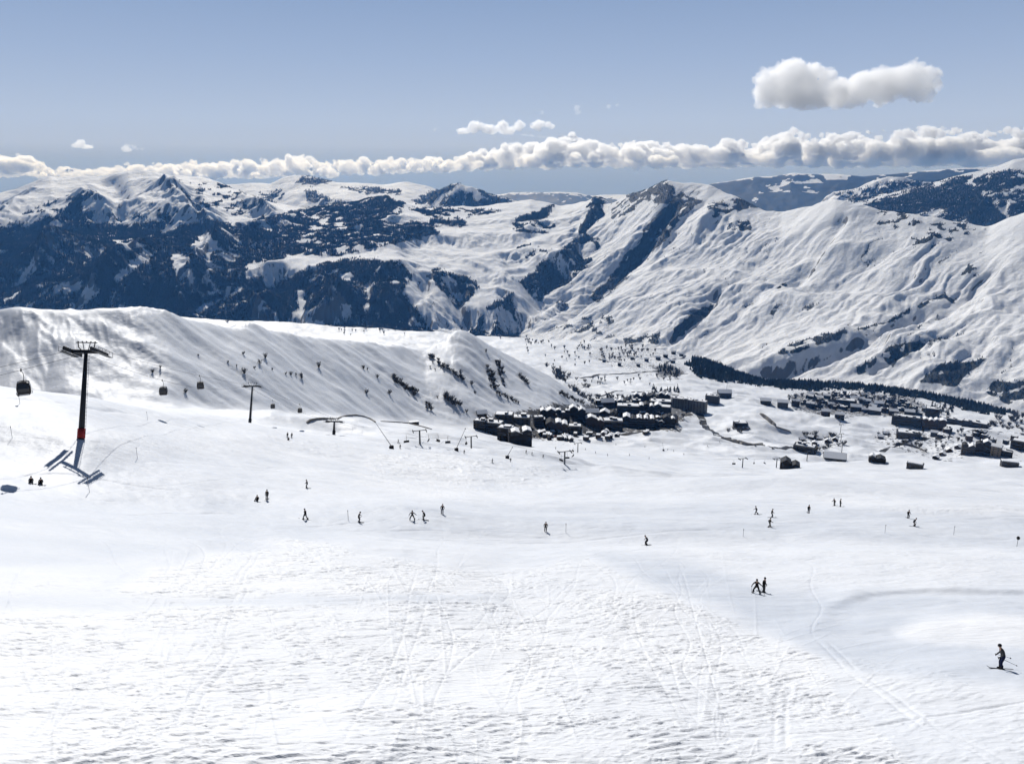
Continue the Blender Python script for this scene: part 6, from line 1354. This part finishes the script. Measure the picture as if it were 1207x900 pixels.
def skin_body(P):
    v = []; e = []; rr = []; tagv = []
    def V(p, r, t): v.append(p); rr.append(r); tagv.append(t); return len(v) - 1
    pel = V(P['pel'], .155, 'T'); sp = V(P['sp'], .150, 'J'); ch = V(P['ch'], .170, 'J'); nk = V(P['nk'], .062, 'S'); hd = V(P['hd'], .095, 'S'); ht = V(P['ht'], .085, 'S')
    e += [(pel, sp), (sp, ch), (ch, nk), (nk, hd), (hd, ht)]
    C = Vector(P['ch']); U = (Vector(P['nk']) - C).normalized()
    for i, s_ in ((0, -1), (1, 1)):
        sh = V(tuple(C + U * .045 + Vector((s_ * .18, -.01, 0))), .088, 'J'); el = V(P['el'][i], .064, 'J'); wr = V(P['wr'][i], .046, 'J')
        hand = Vector(P['wr'][i]) + (Vector(P['wr'][i]) - Vector(P['el'][i])).normalized() * .07; hn = V(tuple(hand), .042, 'G')
        e += [(ch, sh), (sh, el), (el, wr), (wr, hn)]
        pl_ = Vector(P['pel']); hp = V(tuple(pl_ + Vector((s_ * P['hip'], 0, -.05))), .125, 'T'); th = Vector(P['kn'][i]); kn = V(tuple(th), .090, 'T'); an = V(P['an'][i], .072, 'T')
        a = Vector(P['an'][i]); toe = V((a.x, a.y + .15, a.z - .06), .055, 'B')
        e += [(pel, hp), (hp, kn), (kn, an), (an, toe)]
    me = bpy.data.meshes.new('tmp'); me.from_pydata(v, e, []); o = bpy.data.objects.new('tmp', me); COL.objects.link(o)
    sk = o.modifiers.new('k', 'SKIN'); sk.use_smooth_shade = True
    for i, d in enumerate(me.skin_vertices[0].data): d.radius = (rr[i], rr[i]); d.use_root = (i == 0)
    sb = o.modifiers.new('s', 'SUBSURF'); sb.levels = sb.render_levels = 2
    dg = bpy.context.evaluated_depsgraph_get(); m2 = bpy.data.meshes.new_from_object(o.evaluated_get(dg)); bpy.data.objects.remove(o); bpy.data.meshes.remove(me)
    segs = [(Vector(v[a]), Vector(v[b]), tagv[b] if tagv[b] != 'S' or tagv[a] == 'S' else 'S') for a, b in e]
    return m2, segs
def person_mesh(pose, jacket, trousers):
    P = POSES[pose]; m2, segs = skin_body(P); order = ['J', 'T', 'S', 'B', 'G']
    for mt in (JK[jacket], JK[trousers], SKIN, BOOT, BLACK): m2.materials.append(mt)
    for p in m2.polygons:
        c = p.center; best = None
        for a, b, t in segs:
            d = b - a; q = min(max((c - a).dot(d) / max(d.length_squared, 1e-9), 0), 1); L = (c - a - d * q).length
            if best is None or L < best[0]: best = (L, t)
        p.material_index = order.index(best[1]); p.use_smooth = True
    m2.name = 'person'; return m2
def hand_mb(s_, d):
    """gloved hand closed round a pole grip: palm, four unequal bent fingers, thumb from the side"""
    mb = MB(); z = d.normalized(); x = z.cross(Vector((0, 0, 1))).normalized(); y = x.cross(z)
    mb.ball(z * .05, (.045, .05, .030), 8, 6)
    for k, L in enumerate((.070, .080, .075, .058)):
        b = z * .085 + x * (-.033 + .022 * k); mb.tube([b, b + z * L * .4 - y * .012, b + z * L * .55 - y * .045, b + z * L * .25 - y * .062], [.0125, .012, .011, .009], 6)
    b = z * .03 + x * (.045 * -s_); mb.tube([b, b + z * .03 - x * s_ * .02 - y * .02, b + z * .05 - y * .05], [.014, .013, .010], 6)
    return mb
def make_person(pose, jacket, trousers, gear, helmet):
    P = POSES[pose]; m2 = person_mesh(pose, jacket, trousers)
    o = bpy.data.objects.new('person', m2); COL.objects.link(o)
    hd, ht = Vector(P['hd']), Vector(P['ht']); ax = (ht - hd).normalized(); c = hd + ax * .10
    mb = MB(); mb.ball(c + Vector((0, -.012, .035)), (.118, .135, .115), 12, 8); mb.tube([c + Vector((-.10, .06, .03)), c + Vector((0, .125, .055)), c + Vector((.10, .06, .03))], .016, 6); mb.build('helmet', JK[helmet], o, True)
    mb = MB(); mb.ball(c + Vector((0, .075, .0)), (.085, .045, .045), 10, 6); mb.build('goggles', GOG, o, True)
    mb = MB(); mb.ball(c + Vector((0, .105, -.052)), (.014, .022, .022), 6, 5); mb.ball(c + Vector((0, .085, -.092)), (.03, .015, .010), 8, 5); mb.build('face', SKIN, o, True)
    for i, s_ in ((0, -1), (1, 1)):
        a, w_ = Vector(P['el'][i]), Vector(P['wr'][i]); g = hand_mb(s_, (w_ - a)).build('glove', BLACK, o, True); g.location = w_ + (w_ - a).normalized() * .03
        an = Vector(P['an'][i]); mb = MB(); mb.box(an + Vector((0, .05, -.05)), (.125, .31, .14), None, 0, .85); mb.box(an + Vector((0, .0, .1)), (.135, .17, .24), None, 0, .9); mb.build('boot', BOOT, o, bevel=.025)
        if gear == 'ski':
            mb = MB(); L = .86; n = 8; v = []; 
            for k in range(n + 1):
                t = k / n; y = -L + 2 * L * t; wd = .045 + .012 * (abs(t - .5) * 2) ** 2 - (.03 if k == n else 0); z = .13 * max(0, (t - .86) / .14) ** 2
                v += [(an.x - wd, an.y + y, z + .005), (an.x + wd, an.y + y, z + .005), (an.x + wd, an.y + y, z + .03), (an.x - wd, an.y + y, z + .03)]
            f = [(0, 1, 2, 3), tuple(n * 4 + k for k in (3, 2, 1, 0))]
            for k in range(n):
                for q in range(4): f.append((k * 4 + q, k * 4 + (q + 1) % 4, (k + 1) * 4 + (q + 1) % 4, (k + 1) * 4 + q)[::-1])
            mb.add(v, f); mb.box((an.x, an.y + .02, .055), (.08, .4, .05)); mb.build('ski', SKI, o)
    if gear == 'board':
        a0 = (Vector(P['an'][0]) + Vector(P['an'][1])) / 2; mb = MB(); n = 10; v = []
        for k in range(n + 1):
            t = k / n; x = -.78 + 1.56 * t; wd = .145 * math.sqrt(max(0.02, 1 - (abs(t - .5) * 2) ** 6)); z = .10 * max(0, (abs(t - .5) * 2 - .75) / .25) ** 2
            v += [(x, a0.y + .05 - wd, z + .005), (x, a0.y + .05 + wd, z + .005), (x, a0.y + .05 + wd, z + .03), (x, a0.y + .05 - wd, z + .03)]
        f = [(0, 1, 2, 3), tuple(n * 4 + k for k in (3, 2, 1, 0))]
        for k in range(n):
            for q in range(4): f.append((k * 4 + q, k * 4 + (q + 1) % 4, (k + 1) * 4 + (q + 1) % 4, (k + 1) * 4 + q))
        mb.add(v, f); mb.build('snowboard', SKI, o)
    return o
KIT = {}
def person(x, y, pose, jk, tr, gear, helm, rz, label, group=None, sc=1.0, tilt=True):
    k = (pose, jk, tr, gear, helm)
    if k in KIT: o = copy_tree(KIT[k])
    else: o = make_person(*k); KIT[k] = o
    p = on_ground(x, y); o.location = p - Vector((0, 0, .02)); n = near.normal(p.x, p.y, .8); n = (n + Vector((0, 0, 1.2))).normalized()
    q = Vector((0, 0, 1)).rotation_difference(n); o.rotation_mode = 'QUATERNION'; o.rotation_quaternion = q @ Matrix.Rotation(rz, 3, 'Z').to_quaternion(); o.scale = (sc,) * 3
    tag(o, label, 'person', group); return o
Lf, Rt, Up, Dn = math.pi / 2, -math.pi / 2, 0.0, math.pi
n1 = person(1180, 788, 'upright', 'grey', 'navy', 'ski', 'black', Lf - .15, 'nearest skier, grey jacket and dark blue trousers, gliding left with poles trailing behind', None, 1.03)
n2 = person(891.5, 699, 'wide', 'black', 'black', 'ski', 'black', Dn - .5, 'skier with legs spread wide, left one of the close pair below the right piste', 'close pair of skiers', 1.0)
n3 = person(900, 698, 'stand', 'black', 'grey', 'ski', 'black', Dn + .7, 'upright skier with pale trousers, right one of the close pair below the right piste', 'close pair of skiers', 1.0)
for s_ in [(762, 642, 'glide', 'black', 'black', 'ski', 'black', Lf + .3, 'lone crouching skier on the bright snow right of the centre'), (643, 626, 'ski', 'black', 'black', 'ski', 'grey', Dn, 'lone skier left of a thin pole near the centre of the piste'),
           (891.5, 606, 'stride', 'black', 'grey', 'ski', 'black', Lf, 'small skier, left one of a triangle of three right of the centre'), (910, 609.5, 'ski', 'black', 'black', 'ski', 'black', Rt, 'skier, right one of a triangle of three right of the centre'), (907, 621, 'stride', 'black', 'olive', 'ski', 'black', Rt + .3, 'striding skier, lowest of a triangle of three right of the centre'),
           (953, 604.5, 'stand', 'black', 'black', 'ski', 'black', Dn, 'upright skier alone between the triangle of three and the pair at the rough snow edge'), (983.5, 596, 'stride', 'black', 'black', 'ski', 'grey', Lf + .4, 'skier bending forward, left one of the pair at the rough snow edge'), (990.5, 597, 'stand', 'black', 'black', 'ski', 'black', Rt, 'skier, right one of the pair at the rough snow edge'),
           (1070.5, 610.5, 'ski', 'black', 'black', 'ski', 'black', Dn, 'skier, upper one of two on the right piste'), (1077.5, 620, 'glide', 'black', 'brown', 'ski', 'black', Rt - .2, 'skier, lower one of two on the right piste'),
           (303, 590, 'sit', 'black', 'black', 'board', 'black', Dn, 'seated snowboarder beside a standing skier on the left piste'), (314.5, 588.5, 'stand', 'black', 'black', 'ski', 'black', Dn, 'standing skier just right of a seated snowboarder'), (361.5, 575, 'ski', 'black', 'black', 'ski', 'grey', Lf, 'small lone skier highest on the left piste below the first cabins'), (360, 612, 'stride', 'black', 'grey', 'ski', 'black', Lf - .4, 'skier striding down left, straight below the small lone one'),
           (423, 615, 'ski', 'black', 'black', 'ski', 'black', Rt, 'skier just right of a thin dark marker pole'), (485.8, 612.5, 'wide', 'grey', 'black', 'ski', 'black', Dn, 'skier with arms out, left one of a loose row of three'), (499.5, 612.5, 'glide', 'black', 'black', 'ski', 'black', Lf, 'skier, middle one of a loose row of three'), (521, 605, 'ski', 'black', 'navy', 'ski', 'black', Dn, 'skier, right and upper one of a loose row of three'),
           (36.5, 569, 'sit', 'black', 'grey', 'board', 'black', Dn + .5, 'seated snowboarder, left one of two below the nearest gondola tower'), (48, 570.5, 'sit', 'black', 'black', 'board', 'grey', Dn + .4, 'seated snowboarder, right one of two below the nearest gondola tower'),
           (338.5, 515.5, 'stand', 'black', 'black', 'ski', 'black', Dn, 'distant skier, left of three near the second gondola tower'), (343.5, 516, 'stand', 'black', 'black', 'ski', 'grey', Dn, 'distant skier, right of three near the second gondola tower'), (340, 518.5, 'sit', 'black', 'black', 'board', 'black', Dn, 'distant seated figure, lowest of three near the second gondola tower'),
           (469.5, 522, 'stride', 'black', 'black', 'ski', 'black', Lf, 'distant skier right of the long snow lance, upper one'), (471.5, 528.5, 'stand', 'black', 'black', 'ski', 'black', Dn, 'distant skier right of the long snow lance, lower one'), (547, 534.5, 'ski', 'black', 'black', 'ski', 'black', Dn, 'distant skier below the lance before the dark lodge'), (601.7, 544, 'stand', 'black', 'black', 'ski', 'black', Dn, 'distant skier beside the short lance below the front lodge'),
           (787, 530.5, 'stand', 'black', 'black', 'ski', 'black', Dn, 'distant skier, left of two beside the small lance below the village'), (794, 532, 'ski', 'black', 'black', 'ski', 'black', Lf, 'distant skier, right of two beside the small lance below the village')]:
    person(*s_)
for i, (x, y) in enumerate([(620, 534), (627, 536), (640, 539), (702, 534), (716, 537), (742, 537), (765, 541), (834, 526), (848, 521), (726, 524), (655, 529), (690, 530), (806, 536), (580, 545), (760, 527)]):
    person(x, y, ['stand', 'ski', 'glide'][i % 3], 'black', 'black', 'ski', 'black', i * 1.3, 'tiny dark skier, one of those scattered over the runs just below the village', 'tiny skiers on the runs below the village')
# poles held by the three nearest skiers
def ski_poles(o, dirs, who):
    M = Matrix.Translation(o.location) @ o.rotation_quaternion.to_matrix().to_4x4() @ Matrix.Diagonal((*o.scale, 1))
    for i, d in enumerate(dirs):
        gl = [c for c in o.children if c.name.startswith('glove')][i]; h = M @ (gl.location + Vector((0, 0, -.01)))
        dv = (M.to_3x3() @ Vector(d)).normalized(); L = 1.2
        e = h + dv * L; gz = near.height(e.x, e.y)
        if e.z < gz + .02:
            for k in range(30):
                t = L * (1 - k / 30); e = h + dv * t
                if e.z >= near.height(e.x, e.y) - .03: break
        rt = empty('ski_pole', h)
        MB().tube([-dv * .12, (e - h)], [.017, .012], 6).build('shaft', STEEL, rt); MB().tube([-dv * .14, dv * .03], .022, 7).build('grip', BLACK, rt)
        MB().tube([(e - h) - dv * .09, (e - h) - dv * .075], .055, 8).build('basket', BLACK, rt)
        tag(rt, who[i], 'ski pole', 'ski poles of the nearest skiers')
ski_poles(n1, [(-.25, -.95, -.35), (.22, -.95, -.30)], ['ski pole trailing behind the nearest skier, held in the near hand', 'ski pole trailing behind the nearest skier, held in the far hand'])
ski_poles(n2, [(-.35, .1, -1), (.1, -.5, -1)], ['ski pole stretched out from the wide legged skier of the close pair', 'ski pole by the leg of the wide legged skier of the close pair'])
ski_poles(n3, [(-.1, -.5, -1), (.15, -.55, -1)], ['ski pole on the left of the upright skier of the close pair', 'ski pole on the right of the upright skier of the close pair'])
print('people', time.time() - T0)
